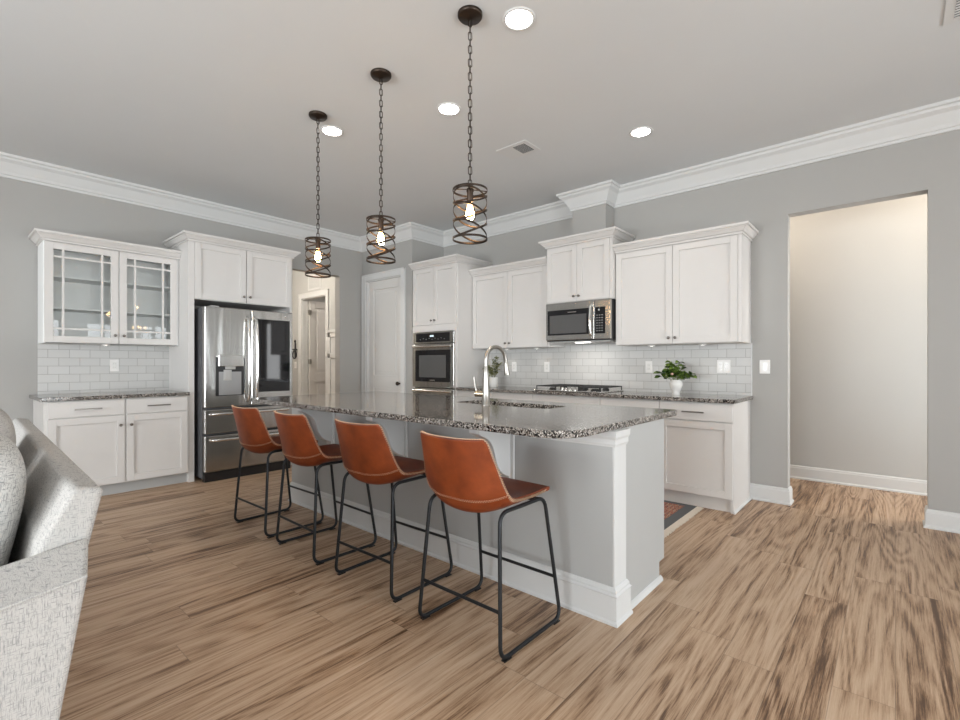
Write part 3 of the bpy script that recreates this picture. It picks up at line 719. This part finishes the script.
# moulding: base, top apron, post
ibase = [(0, 0), (.024, 0), (.024, .012), (.016, .020), (.016, .128), (.020, .134), (.012, .142), (.012, .152), (.005, .165), (0, .168)]
pr = .010
MB().sweep([(KL, KF+.16), (KL, KF), (KR+pr, KF), (KR+pr, KF+.125), (KR-.01, KF+.125)], ibase).build('base_moulding', 'trim', isl)
MB().box(KR-.002, KR+pr, KF-.0, KF+.125, 0, .891).build('corner_post', 'trim', isl, bevel=.001, seg=1, label='white corner post')
cap = [(0, .815), (.003, .815), (.005, .822), (.008, .828), (.008, .850), (.014, .862), (.015, .890), (0, .890)]
MB().sweep([(KL, KF+.10), (KL, KF), (KR+pr, KF), (KR+pr, KF+.125), (KR-.01, KF+.125)], cap).build('apron_moulding', 'trim', isl)
MB().sweep([(KR, KF+.15), (KR, 2.655)], [(0, 0), (.016, 0), (.016, .008), (.010, .022), (0, .028)]).build('shoe_moulding', 'trim', isl)
# corbels
def corbel(cx):
    w1, w2 = .052, .034; zt = .800
    b = MB().box(cx-w1, cx+w1, KF-.016, KF, zt-.235, zt+.078).build('corbel_backplate', 'trim', None, bevel=.003)
    b.parent = isl
    prof = [(KF-.016, zt+.078), (KF-.275, zt+.078), (KF-.275, zt+.050)]
    for i in range(13):
        u = i/12; y = KF-.262+.235*u + .020*math.sin(u*2*PI); z = zt+.040-.245*u + .018*math.sin(u*2*PI)
        prof.append((y, z))
    prof += [(KF-.026, zt-.225), (KF-.016, zt-.225)]
    c = MB().prism(prof, cx-w2, cx+w2, 'x').build('corbel', 'trim', isl, bevel=.003)
    return c
for cx in (-1.60, -2.482, -3.352): corbel(cx)

# island top, with the sink cut-out
cx0, cx1, cy0, cy1 = -3.945, -.978, 1.648, 2.938
r = .17; pts = arc(cx1-r, cy0+r, r, -PI/2, 0, 8) + arc(cx1-.04, cy1-.04, .04, 0, PI/2, 4) + arc(cx0+.04, cy1-.04, .04, PI/2, PI, 4) + arc(cx0+r, cy0+r, r, PI, PI*1.5, 8)
sx0, sx1, sy0, sy1 = -2.39, -1.60, 2.455, 2.705
q = .05; hole = arc(sx1-q, sy0+q, q, -PI/2, 0, 5) + arc(sx1-q, sy1-q, q, 0, PI/2, 5) + arc(sx0+q, sy1-q, q, PI/2, PI, 5) + arc(sx0+q, sy0+q, q, PI, PI*1.5, 5)
slab_top('island_countertop', pts, .893, .926, hole, 'large speckled grey granite island top with rounded corners and sink cut-out')
# sink
sk = thing('sink', 'undermount stainless steel sink in the granite island top', 'sink', (0, 0, 0))
m = MB(); a = .012
m.box(sx0-a, sx0-.002, sy0-a, sy1+a, .70, .892).box(sx1+.002, sx1+a, sy0-a, sy1+a, .70, .892).box(sx0-.002, sx1+.002, sy0-a, sy0-.002, .70, .892).box(sx0-.002, sx1+.002, sy1+.002, sy1+a, .70, .892).box(sx0-a, sx1+a, sy0-a, sy1+a, .69, .70)
m.build('basin', 'chrome', sk)
MB().lathe([(.045, 0), (.045, .003), (.03, .004), (.001, .002)], (sx0+sx1)/2, (sy0+sy1)/2, 20, .700).build('drain', 'nickel', sk)
# faucet
fa = thing('faucet', 'tall brushed nickel gooseneck faucet on the island beside the sink', 'faucet', (-2.055, 2.415, .926))
MB().lathe([(.031, 0), (.031, .004), (.027, .010), (.0245, .10), (.019, .20), (.0135, .26), (.013, .262)], n=24).build('column', 'nickel', fa)
a_ = math.radians(82)   # spout direction: over the sink
ux, uy = math.cos(a_), math.sin(a_)
H, R = .300, .090
pts = [(0, 0, .255)] + [(ux*(R-R*math.cos(q)), uy*(R-R*math.cos(q)), H+R*math.sin(q)) for q in [PI*i/14 for i in range(0, 14)]]
e_ = (ux*(2*R+.004), uy*(2*R+.004), H-.015)
pts.append(e_)
MB().tube(pts, .013, 14).build('spout', 'nickel', fa)
p0 = Vector(e_); dv = Vector((ux*.14, uy*.14, -1)).normalized()
MB().tube([p0, p0+dv*.01, p0+dv*.05, p0+dv*.072, p0+dv*.088], [.0140, .0165, .0175, .021, .021], 16).build('spray_head', 'nickel', fa)
hx, hy = -math.cos(math.radians(20)), -math.sin(math.radians(20))
MB().tube([(hx*.01, hy*.01, .075), (hx*.075, hy*.075, .075)], .021, 18).build('handle_hub', plain('warm_nickel', (.50, .42, .32), .25, 1), fa)
MB().tube([(hx*.065, hy*.065, .085), (hx*.075, hy*.075, .12), (hx*.085, hy*.085, .185)], [.008, .007, .006], 10).build('lever', 'nickel', fa)

# ------------------------------------------------------------------ rug
rg = thing('runner_rug', 'red and charcoal patterned runner rug behind the island', 'rug', (-2.4, 3.70, 0))
MB().box(-1.15, 1.15, -.50, .50, 0, .009).build('pile', 'rug', rg)
for s_ in (-1, 1):
    m = MB(); n = 90
    for i in range(n):
        y = -.50+(i+.5)/n*1.0; L2 = .045+random.random()*.012; dy = random.uniform(-.004, .004)
        x0 = s_*1.15; m.add([(x0, y-.0052, .003), (x0, y+.0052, .003), (x0+s_*L2, y+dy+.005, .001), (x0+s_*L2, y+dy-.005, .001), (x0, y-.0052, .008), (x0, y+.0052, .008), (x0+s_*L2, y+dy+.005, .004), (x0+s_*L2, y+dy-.005, .004)],
            [(0, 3, 2, 1), (4, 5, 6, 7), (0, 1, 5, 4), (1, 2, 6, 5), (2, 3, 7, 6), (3, 0, 4, 7)])
    m.build('fringe', 'fringe', rg)

# ------------------------------------------------------------------ bar stools
def catmull(P, n):
    out = []
    for i in range(len(P)-1):
        p0 = P[max(i-1, 0)]; p1 = P[i]; p2 = P[i+1]; p3 = P[min(i+2, len(P)-1)]
        for k in range(n):
            t = k/n
            out.append(tuple(.5*(2*b+(c-a)*t+(2*a-5*b+4*c-d)*t*t+(3*b-a-3*c+d)*t**3) for a, b, c, d in zip(p0, p1, p2, p3)))
    out.append(tuple(P[-1])); return out
def make_stool(label):
    s = thing('bar_stool', label, 'bar stool', (0, 0, 0), 0, 'leather bar stools along the island')
    # stations from seat front to top of back: y centre, z centre, half width, y edge, z edge
    St = [(.215, .598, .190, .200, .600), (.205, .612, .205, .190, .615), (.14, .600, .212, .14, .618), (.05, .578, .218, .05, .618), (-.04, .566, .226, -.04, .622), (-.12, .558, .232, -.115, .630),
          (-.190, .566, .236, -.152, .645), (-.236, .606, .234, -.178, .678), (-.252, .680, .222, -.198, .730), (-.268, .745, .211, -.216, .785), (-.282, .810, .201, -.234, .835), (-.294, .862, .193, -.249, .876), (-.299, .887, .180, -.261, .893)]
    St = catmull(St, 3); nu = 16; vs = []; n = len(St)
    for yc, zc, hw, ye, ze in St:
        for i in range(nu+1):
            u = -1+2*i/nu; a = abs(u); k = a**2.3
            vs.append((hw*u, yc+(ye-yc)*k, zc+(ze-zc)*k))
    fs = [(i*(nu+1)+j, i*(nu+1)+j+1, (i+1)*(nu+1)+j+1, (i+1)*(nu+1)+j) for i in range(n-1) for j in range(nu)]
    o = MB().add(vs, fs, True).build('seat_shell', 'leather', s)
    sd = o.modifiers.new('solid', 'SOLIDIFY'); sd.thickness = .018; sd.offset = 0
    bv = o.modifiers.new('bevel', 'BEVEL'); bv.width = .006; bv.segments = 3; bv.limit_method = 'ANGLE'; bv.angle_limit = math.radians(50)
    # edge stitching: zigzag thread along the shell rim and across the lower back
    rim = [Vector(vs[i*(nu+1)+nu]) for i in range(n)] + [Vector(vs[(n-1)*(nu+1)+j]) for j in range(nu-1, -1, -1)] + [Vector(vs[i*(nu+1)]) for i in range(n-2, -1, -1)]
    def resample(P, step):
        out = [P[0]]; acc = 0
        for a, b in zip(P, P[1:]):
            L3 = (b-a).length; t = step-acc
            while t <= L3: out.append(a.lerp(b, t/L3)); t += step
            acc = (acc+L3) % step if L3 else acc
        return out
    cen = Vector((0, -.02, .72))
    m = MB(); zz = []
    for i, p in enumerate(resample(rim[6:-6], .0055)):
        out = Vector((p.x, 0, max(0, p.z-.62)*.6)).normalized()
        zz.append(p + out*(.0065) + Vector((0, -.008 if i % 2 else .004, 0 if p.z > .66 else (-.006 if i % 2 else .004))))
    m.tube(zz, .0017, 4)
    seam = []
    kk = 20
    row = []
    for j in range(nu+1):
        u = abs(-1+2*j/nu); fk = kk+2.2*(1-u**2); k0_ = int(fk); row.append(Vector(vs[k0_*(nu+1)+j]).lerp(Vector(vs[(k0_+1)*(nu+1)+j]), fk-k0_))
    W_ = nu+1
    nrm = []
    for j in range(W_):
        a = Vector(vs[kk*W_+min(j+1, nu)])-Vector(vs[kk*W_+max(j-1, 0)]); c_ = Vector(vs[(kk+1)*W_+j])-Vector(vs[(kk-1)*W_+j])
        q_ = a.cross(c_).normalized()
        if q_.y > 0: q_ = -q_
        nrm.append(q_)
    out_ = [p+n_*.0105 for p, n_ in zip(row, nrm)]
    for i, p in enumerate(resample(out_, .0055)): seam.append(p + Vector((0, 0, .004 if i % 2 else -.004)))
    m.tube(seam, .0018, 4)
    m.build('stitching', 'stitch', s)
    ps = [p+n_*.0095 for p, n_ in zip(row, nrm)]
    MB().tube(ps, .0030, 5).build('seam_piping', 'leather', s)
    # frame
    for sx in (-1, 1):
        b_ = .243*sx; t_ = .207*sx; zt = .585
        pts = [(t_, -.02, zt-.001), (t_, -.185, zt), (b_, -.225, .011), (b_, .225, .011), (t_, .145, zt), (t_, -.02, zt-.001)]
        loop = fillet(pts, .055, 6)
        MB().tube(loop, .0088, 10).build('side_frame', 'frame', s)
        for y in (-.185, .185): MB().box(b_-.010, b_+.010, y-.022, y+.022, 0, .006).build('glide', 'black', s)
    def leg_x(z): return .207+(.243-.207)*(1-(z/.585))
    xr = leg_x(.195)
    MB().tube([(-xr, -.2125, .195), (xr, -.2125, .195)], .0075, 10).build('rear_stretcher', 'frame', s)
    MB().tube([(-xr, .199, .205), (xr, .199, .205)], .0075, 10).build('footrest', 'frame', s)
    MB().box(-.204, .204, .09, .12, .574, .586).build('seat_bracket', 'frame', s)
    return s
LBL = ['cognac leather bar stool nearest the refrigerator, farthest left along the island', 'cognac leather bar stool second from the refrigerator', 'cognac leather bar stool second from the white corner post', 'cognac leather bar stool nearest the white corner post, closest to viewer']
pos = [(-3.505, 1.712, 1.0), (-2.842, 1.710, -1.0), (-2.150, 1.722, 1.5), (-1.432, 1.712, 0.0)]
st0 = make_stool(LBL[0])
for i, (x, y, a) in enumerate(pos):
    o = st0 if i == 0 else copy_tree(st0)
    o.location = (x, y, 0); o.rotation_euler = (0, 0, math.radians(a)); o['label'] = LBL[i]

# ------------------------------------------------------------------ pendants
def make_pendant():
    p = thing('pendant_lamp', '', 'pendant lamp', (0, 0, CE), 0, 'woven bronze pendants over the island')
    MB().lathe([(.066, 0), (.066, -.012), (.060, -.020), (.02, -.024), (.010, -.030), (.001, -.030)], n=28).build('canopy', 'bronze', p)
    m = MB(); z = -.028; k = 0; r_ = .0025
    while z > -.915:
        pts = [(0.0095*math.cos(q), .0, (.0125 if math.sin(q) > 0 else -.0125)*1.0+.0095*math.sin(q)) for q in [2*PI*i/14 for i in range(14)]]
        if k % 2: pts = [(0, x, zz) for x, _, zz in pts]
        m.tube([(x, y, z-.018+zz) for x, y, zz in pts], r_, 5, closed=True); z -= .0355; k += 1
    m.build('chain', 'bronze', p)
    MB().tube([(.003, 0, -.03), (-.003, .002, -.3), (.003, -.002, -.6), (0, 0, -.93)], .0016, 6).build('cord', 'black', p)
    zt, zb, R = -.926, -1.196, .0925
    m = MB()
    def hoop(zc, amp, ph, hgt=.011, wob=1, rr=R):
        n = 44; vs = []
        for i in range(n):
            q = 2*PI*i/n; z_ = zc+amp*math.sin(wob*q+ph)
            for ro, dz in ((rr, -hgt/2), (rr, hgt/2), (rr-.0022, hgt/2), (rr-.0022, -hgt/2)): vs.append((ro*math.cos(q), ro*math.sin(q), z_+dz))
        m.add(vs, [(i*4+j, ((i+1) % n)*4+j, ((i+1) % n)*4+(j+1) % 4, i*4+(j+1) % 4) for i in range(n) for j in range(4)], True)
    hoop(zt-.006, 0, 0); hoop(zb+.006, 0, 0)
    for k in range(3):
        zc = zt-.055-k*.082
        hoop(zc, .043, .6+k*.25, rr=R-.001); hoop(zc, .043, .6+PI+k*.25, rr=R-.003)
    for q in (0, PI/2, PI, 3*PI/2):
        c_, s_ = math.cos(q), math.sin(q); m.tube([(0.01*c_, .01*s_, zt-.002), (R*c_, R*s_, zt-.006)], .003, 5)
    m.build('cage', 'bronze', p)
    MB().lathe([(.008, .012), (.012, .006), (.020, 0), (.020, -.012), (.0165, -.016), (.0165, -.062), (.014, -.066)], n=18, z0=zt).build('socket', 'bronze', p)
    b = MB().lathe([(.013, -.060), (.014, -.072), (.022, -.095), (.030, -.118), (.032, -.138), (.027, -.158), (.014, -.170), (.0005, -.173)], n=20, z0=zt).build('bulb', 'bulbglass', p)
    m = MB()
    for i in range(6):
        q = 2*PI*i/6; m.tube([(.006*math.cos(q), .006*math.sin(q), zt-.082), (.014*math.cos(q+.3), .014*math.sin(q+.3), zt-.118), (.009*math.cos(q+.6), .009*math.sin(q+.6), zt-.150)], .0026, 5)
    m.build('filament', 'filament', b)
    return p
LP = ['bronze cage pendant on chain nearest the viewer, largest of the three', 'bronze cage pendant in the middle of the row above the island', 'bronze cage pendant on chain farthest away, in front of the hall opening']
PP = [(-1.694, 1.862), (-2.472, 1.873), (-3.232, 1.874)]
p0 = make_pendant()
for i, (x, y) in enumerate(PP):
    o = p0 if i == 0 else copy_tree(p0)
    o.location = (x, y, CE); o['label'] = LP[i]; o.rotation_euler = (0, 0, math.radians((52, 63, 72)[i]))
    l = bpy.data.lights.new('pendant_glow', 'POINT'); l.energy = 2.0; l.color = (1, .70, .42); l.shadow_soft_size = .03
    lo = bpy.data.objects.new('pendant_glow', l); C.objects.link(lo); lo.location = (x, y, CE-1.05)

# ------------------------------------------------------------------ orb chandelier over the dining side (the photo shows it reflected in the cabinet glass)
ch = thing('orb_chandelier', 'dark metal orb chandelier reflected in the right glass cabinet door', 'chandelier', (.72, 2.85, CE))
MB().lathe([(.065, 0), (.065, -.015), (.02, -.025), (.001, -.026)], n=24).build('canopy', 'bronze', ch)
MB().cyl((0, 0, -.02), (0, 0, -.90), .007, 10).build('rod', 'bronze', ch)
R_ = .24; m = MB()
for k in range(3): m.tube([Matrix.Rotation(k*PI/3, 3, 'Z') @ Vector((R_*math.cos(q), 0, -1.13+R_*math.sin(q))) for q in [2*PI*i/36 for i in range(36)]], .008, 6, closed=True)
m.tube([(R_*1.02*math.cos(q), R_*1.02*math.sin(q), -1.13) for q in [2*PI*i/36 for i in range(36)]], .009, 6, closed=True)
m.build('orb', 'bronze', ch)
for k in range(4):
    q = k*PI/2+.4; c_, s_ = .11*math.cos(q), .11*math.sin(q)
    MB().tube([(0, 0, -1.20), (c_*.6, s_*.6, -1.22), (c_, s_, -1.17)], .006, 6).lathe([(.012, 0), (.012, .06)], c_, s_, 10, -1.17).build('arm', 'bronze', ch)
    MB().lathe([(.008, 0), (.017, .02), (.014, .045), (.001, .07)], c_, s_, 12, -1.11).build('bulb', 'filament', ch)

# ------------------------------------------------------------------ recessed ceiling lights
cans = [(-1.52, 2.061, 'round recessed ceiling light beside the nearest pendant canopy'), (-2.44, 2.454, 'round recessed ceiling light between two pendant chains, left of the ceiling vent'), (-3.37, 2.076, 'round recessed ceiling light beside the farthest pendant canopy'), (-1.528, 3.704, 'round recessed ceiling light right of the ceiling vent, above the back counter')]
c0 = None
for i, (x, y, lb) in enumerate(cans):
    if c0 is None:
        c0 = thing('recessed_light', lb, 'ceiling light', (x, y, CE), 0, 'recessed ceiling lights')
        MB().lathe([(.070, -.001), (.074, -.006), (.086, -.006), (.090, -.001), (.090, 0), (.070, 0)], n=36).build('trim_ring', 'trim', c0)
        MB().lathe([(.071, -.0005), (.071, -.003), (.001, -.0045)], n=36).build('lens', 'canlens', c0)
        o = c0
    else: o = copy_tree(c0)
    o.location = (x, y, CE); o['label'] = lb
    l = bpy.data.lights.new('can_beam', 'SPOT'); l.energy = 12 if i < 3 else 3; l.color = (1, .90, .78); l.spot_size = math.radians(125); l.spot_blend = .8; l.shadow_soft_size = .07
    lo = bpy.data.objects.new('can_beam', l); C.objects.link(lo); lo.location = (x, y, CE-.02)
for x, y, e, c in ((.55, 5.15, 13, (1, .84, .68)), (-1.3, 5.15, 13, (1, .84, .68)), (-7.6, 3.0, 50, (1, .90, .78)), (-7.6, 5.9, 14, (1, .9, .8))):
    l = bpy.data.lights.new('hall_lamp', 'POINT'); l.energy = e; l.color = c; l.shadow_soft_size = .12
    lo = bpy.data.objects.new('hall_lamp', l); C.objects.link(lo); lo.location = (x, y, CE-.14)

area('hall_fill', (1.4, 5.4, 1.2), (0, PI/2, 0), 2.0, .8, 17, (.95, .98, 1))  # added fill for the lower hall wall; no window stands here

# under-cabinet puck lights
pucks = [(-1.80, 4.62, 1.385, 'small white puck light under the right wall cabinet, left one'), (-1.33, 4.62, 1.385, 'small white puck light under the right wall cabinet, nearest the doorway'),
         (-3.62, 4.66, 1.39, 'small white puck light under the wall cabinet behind the faucet'), (-3.18, 4.66, 1.39, 'small white puck light under the wall cabinet just left of the microwave'), (-5.70, 1.08, 1.388, 'small white puck light under the glass-front cabinet')]
q0 = None
for i, (x, y, z, lb) in enumerate(pucks):
    if q0 is None:
        q0 = thing('puck_light', lb, 'cabinet light', (x, y, z), 0, 'puck lights under the wall cabinets')
        MB().lathe([(.034, 0), (.034, -.010), (.028, -.013), (.026, -.013)], n=24).build('ring', 'plate', q0)
        MB().lathe([(.026, -.0125), (.001, -.0135)], n=24).build('lens', 'puck', q0)
        o = q0
    else: o = copy_tree(q0)
    o.location = (x, y, z); o['label'] = lb
    l = bpy.data.lights.new('puck_beam', 'SPOT'); l.energy = .45 if i < 4 else .6; l.color = (1, .93, .84); l.spot_size = math.radians(130); l.spot_blend = .9; l.shadow_soft_size = .025
    lo = bpy.data.objects.new('puck_beam', l); C.objects.link(lo); lo.location = (x, y, z-.02)
area('microwave_lamp', (-2.48, 4.50, 1.420), (0, 0, 0), .40, .12, .8, (1, .98, .94))

# ------------------------------------------------------------------ ceiling vents
v = thing('ceiling_vent', 'small white ceiling air register with a dark louvred half', 'air vent', (-2.455, 3.315, CE))
MB().box(-.155, .155, -.115, .115, -.006, 0).build('faceplate', 'trim', v, bevel=.002)
MB().box(.0, .115, -.075, .075, -.0072, -.0058).build('duct_shade', 'vent_shade', v)  # flat dark sheet, duct shade put into its colour
m = MB()
for i in range(9): x = .008+i*.0125; m.add([(x, -.075, -.0068), (x+.004, -.075, -.012), (x+.004, .075, -.012), (x, .075, -.0068)], [(0, 1, 2, 3)])
for i in range(9): y = -.068+i*.017
m2 = MB()
for i in range(8): x = .010+i*.0135; m2.box(x, x+.0022, -.075, .075, -.011, -.007)
m2.build('louvre', 'greyplate', v)
v = thing('return_grille', 'large white return air grille at the ceiling corner above the doorway', 'air vent', (.42, 3.36, CE))
MB().box(-.225, .225, -.26, .26, -.008, 0).build('frame', 'trim', v, bevel=.002)
MB().box(-.185, .185, -.22, .22, -.0092, -.0078).build('duct_shade', 'vent_shade', v)  # flat sheet coloured dark in place of a shaded duct
m2 = MB()
for i in range(18): y = -.213+i*.0245; m2.box(-.185, .185, y, y+.010, -.013, -.009)
m2.build('louvre', 'trim', v)
v = thing('wall_vent', 'white air grille high on the side hall wall above the door', 'air vent', (-7.88, HY, 2.67))
MB().box(-.22, .22, -.008, 0, -.13, .13).build('frame', 'trim', v, bevel=.002)
MB().box(-.185, .185, -.0095, -.0078, -.10, .10).build('duct_shade', 'greyplate', v)  # flat grey sheet standing in for the shaded duct
m2 = MB()
for i in range(14): x = -.18+i*.0275; m2.box(x, x+.012, -.014, -.009, -.10, .10)
m2.build('louvre', 'trim', v)

# ------------------------------------------------------------------ outlets and switches
def outlet(loc, rotz, w_, label, kind='outlet', cat='outlet'):
    o = thing('wall_outlet' if kind == 'outlet' else 'light_switch', label, cat, loc, rotz)
    MB().box(-w_/2, w_/2, -.006, 0, -.060, .060).build('cover_plate', 'plate', o, bevel=.002)
    gangs = [0] if w_ < .1 else [-.024, .024]
    for g in gangs:
        MB().box(g-.0165, g+.0165, -.0085, -.0055, -.034, .034).build('receptacle' if kind == 'outlet' else 'rocker', 'ceramic', o, bevel=.001)
        if kind == 'outlet':
            m = MB()
            for z in (-.018, .018): m.box(g-.008, g-.005, -.0090, -.0084, z-.006, z+.006).box(g+.005, g+.008, -.0090, -.0084, z-.006, z+.006)
            m.build('slots', 'greyplate', o)
    return o
yo = WB-.008
outlet((-3.60, yo, 1.165), 0, .072, 'white outlet on tile behind the faucet, left of the cooktop')
outlet((-3.115, yo, 1.165), 0, .072, 'white outlet on tile just left of the gas cooktop')
outlet((-1.888, yo, 1.17), 0, .072, 'white single outlet on tile left of the leafy plant')
outlet((-1.19, yo, 1.177), 0, .118, 'white double-gang outlet on tile right of the leafy plant')
outlet((-.862, WB, 1.175), 0, .080, 'white rocker light switch on grey wall beside the doorway', 'switch', 'light switch')
outlet((WL+.008, 1.205, 1.185), R90, .076, 'white outlet on the left wall tile under the glass-front cabinet')
outlet((-8.56, HY, 1.18), 0, .076, 'white light switch on the side hall wall below black hook', 'switch', 'light switch')
h = thing('wall_hook', 'black wrought iron ornament hook on the side hall wall', 'wall decoration', (-8.56, HY, 1.44))
MB().box(-.02, .02, -.012, 0, -.12, .16).lathe([(.001, .16), (.022, .175), (.018, .20), (.005, .215), (.001, .23)], 0, -.012, 12).build('back_plate', 'frame', h, bevel=.003)
MB().box(-.09, .09, -.035, -.012, .02, .045).build('crossbar', 'frame', h, bevel=.003)
pts = [(.07*math.cos(q), -.025, -.065+.07*math.sin(q)) for q in [2*PI*i/20 for i in range(20)]]
MB().tube(pts, .011, 8, closed=True).build('ring', 'frame', h)

# ------------------------------------------------------------------ plants
def leaf(m, base, dirv, L4, W4, fold=.25):
    dirv = Vector(dirv).normalized(); side = dirv.cross(Vector((0, 0, 1)))
    side = side.normalized() if side.length > .05 else Vector((1, 0, 0)); roll = random.uniform(-.9, .9)
    side = Matrix.Rotation(roll, 3, dirv) @ side; nrm = side.cross(dirv)
    b = Vector(base); rows = []
    for t, w2 in ((0, .05), (.25, .75), (.5, 1), (.75, .72), (1, .04)):
        c = b+dirv*L4*t - Vector((0, 0, 1))*L4*.30*t*t
        rows.append((c-side*W4*w2*.5+nrm*fold*W4*w2*.4, c, c+side*W4*w2*.5+nrm*fold*W4*w2*.4))
    vs = [p for r in rows for p in r]
    m.add(vs, [(i*3+j, i*3+j+1, (i+1)*3+j+1, (i+1)*3+j) for i in range(4) for j in range(2)], True)
p = thing('potted_plant', 'leafy green plant in white round vase on the back counter', 'plant', (-1.525, 4.50, .918))
MB().lathe([(.034, 0), (.036, .006), (.032, .014), (.044, .05), (.058, .09), (.055, .118), (.042, .130), (.044, .136), (.040, .136), (.038, .128), (.03, .10), (.001, .095)], n=28).build('vase', 'ceramic', p)
rs = random.Random(3)
m = MB(); ms = MB()
random.seed(11)
for i in range(22):
    q = rs.uniform(0, 2*PI); out = rs.uniform(.02, .095) if i > 3 else .135; hh = rs.uniform(.07, .21) if i > 3 else rs.uniform(.03, .10)
    if i < 4: q = (PI, 0, 3.4, -.25)[i]
    tip = Vector((math.cos(q)*out*1.05, math.sin(q)*out*.6, .13+hh))
    base = Vector((math.cos(q)*.015, math.sin(q)*.015, .11)); mid = base.lerp(tip, .5)+Vector((0, 0, .02))
    ms.tube([base, mid, tip], .0018, 5)
    for k in range(7):
        t = .35+.65*k/6; pt = base.lerp(mid, t*2) if t < .5 else mid.lerp(tip, t*2-1)
        dv = (Vector((math.cos(q+rs.uniform(-1.6, 1.6)), math.sin(q+rs.uniform(-1.6, 1.6)), rs.uniform(-.1, .8))))
        leaf(m, pt, dv, rs.uniform(.05, .075), rs.uniform(.036, .050))
f1 = m.build('foliage', 'leaf', p); ms.build('stems', 'leaf', p)
MB().lathe([(.0005, -.012), (.012, -.004), (.014, .006), (.0005, .012)], n=12).xf(Matrix.Translation((-.01, -.07, .19))).build('flower_bud', plain('pale_bud', (.65, .42, .34), .6), p)
p = thing('potted_plant', 'small olive-leaved plant in white pot behind the faucet', 'plant', (-3.745, 4.55, .918))
MB().lathe([(.045, 0), (.050, .01), (.056, .06), (.054, .105), (.057, .118), (.052, .118), (.048, .10), (.001, .095)], n=28).build('pot', 'ceramic', p)
m = MB(); ms = MB()
for i in range(15):
    q = rs.uniform(0, 2*PI); out = rs.uniform(.0, .085); hh = rs.uniform(.09, .25)
    if i == 0: q, out, hh = PI+.2, .125, .11
    if i == 1: q, out, hh = PI, .12, .14
    tip = Vector((math.cos(q)*out, math.sin(q)*out*.8, .12+hh)); base = Vector((math.cos(q)*.01, math.sin(q)*.01, .09)); mid = base.lerp(tip, .5)+Vector((0, 0, .015))
    ms.tube([base, mid, tip], .0018, 5)
    for k in range(12):
        t = .25+.75*k/11; pt = base.lerp(mid, t*2) if t < .5 else mid.lerp(tip, t*2-1)
        leaf(m, pt, (math.cos(q+rs.uniform(-2, 2)), math.sin(q+rs.uniform(-2, 2)), rs.uniform(.1, 1.1)), rs.uniform(.042, .060), rs.uniform(.015, .022))
m.build('foliage', 'leaf2', p); ms.build('stems', 'leaf2', p)

# ------------------------------------------------------------------ sofa (faces away from the kitchen) and its cushions
so = thing('sofa', 'heathered light grey fabric sofa in the left foreground', 'sofa', (-1.47, .277, 0), math.radians(-1.9))
# local x runs to the far end (negative), local y is depth (0 = rear top edge, negative = seat side)
def rounded(name, m, mat='sofa', bev=.02, seg=4, label=None, parent=so):
    o = m.build(name, mat, parent, bevel=bev, seg=seg)
    return o
LX = -2.18
rounded('back', MB().prism([(-.24, .18), (-.215, .30), (-.121, .78), (-.060, .905), (0, .895), (-.155, .18)], LX, 0, 'x'), bev=.014)
rounded('arm', MB().add([(.0, -.93, .04), (.18, -.93, .04), (.18, -.170, .04), (0, -.170, .04), (0, -.93, .64), (.18, -.93, .60), (.18, -.056, .752), (0, -.030, .785), (.18, -.165, .04), (.0, -.165, .04)],
        [(0, 3, 2, 1), (4, 5, 6, 7), (0, 1, 5, 4), (1, 2, 6, 5), (2, 3, 7, 6), (3, 0, 4, 7)]), bev=.010, seg=3)
rounded('arm', MB().add([(LX-.18, -.93, .04), (LX, -.93, .04), (LX, -.20, .04), (LX-.18, -.20, .04), (LX-.18, -.93, .60), (LX, -.93, .64), (LX, -.025, .785), (LX-.18, -.072, .752)],
        [(0, 3, 2, 1), (4, 5, 6, 7), (0, 1, 5, 4), (1, 2, 6, 5), (2, 3, 7, 6), (3, 0, 4, 7)]), bev=.010, seg=3)
rounded('base', MB().box(LX, 0, -.90, -.12, .10, .30))
for i in range(3):
    a = LX+i*(-LX/3); rounded('seat_cushion', MB().box(a+.005, a-LX/3-.005, -.90, -.15, .30, .45), bev=.03)
for x, y in ((.12, -.88), (.12, -.16), (LX-.12, -.88), (LX-.12, -.16)): MB().lathe([(.02, 0), (.028, .05), (.028, .11)], x, y, 16).build('foot', 'black', so)
# arm piping along the outer top seam
MB().tube([(.180, -.058, .750), (.181, -.93, .599)], .0035, 6).build('seam_welt', 'sofa', so)
def pillow(name, label, loc, rot, sx, sy, sz, mat):
    m = MB(); nu, nv = 32, 16; vs = []; e1, e2 = .55, .8
    def sg(a, e): return math.copysign(abs(a)**e, a)
    for j in range(nv+1):
        ph = -PI/2+PI*j/nv
        for i in range(nu):
            th = 2*PI*i/nu
            # thick in y; outline in x,z
            x = sg(math.cos(th), e1); z = sg(math.sin(th), e1); rr = math.cos(ph)**.55 if math.cos(ph) > 1e-6 else 0
            vs.append((sx*x*rr, sy*math.sin(ph), sz*z*rr))
    m.add(vs, [(j*nu+i, j*nu+(i+1) % nu, (j+1)*nu+(i+1) % nu, (j+1)*nu+i) for j in range(nv) for i in range(nu)], True)
    rootp = thing(name, label, 'cushion', loc, 0, 'loose back cushions on the sofa'); rootp.rotation_euler = rot
    o = m.build('cover', mat, rootp, subsurf=1)
    rim = [(sx*sg(math.cos(t), e1)*1.004, 0, sz*sg(math.sin(t), e1)*1.004) for t in [2*PI*i/48 for i in range(48)]]
    MB().tube(rim, .005, 6, closed=True).build('piping', 'piping', rootp)
    return rootp
pillow('sofa_cushion', 'rounded grey tweed cushion at the near end of the sofa', (-1.89, .056, .735), (math.radians(-12), 0, math.radians(-2)), .28, .090, .272, 'cushion')
pillow('sofa_cushion', 'beige grey cushion further along the sofa, behind the tweed one', (-2.50, .080, .755), (math.radians(-12), 0, math.radians(-2)), .31, .092, .295, 'sofa')
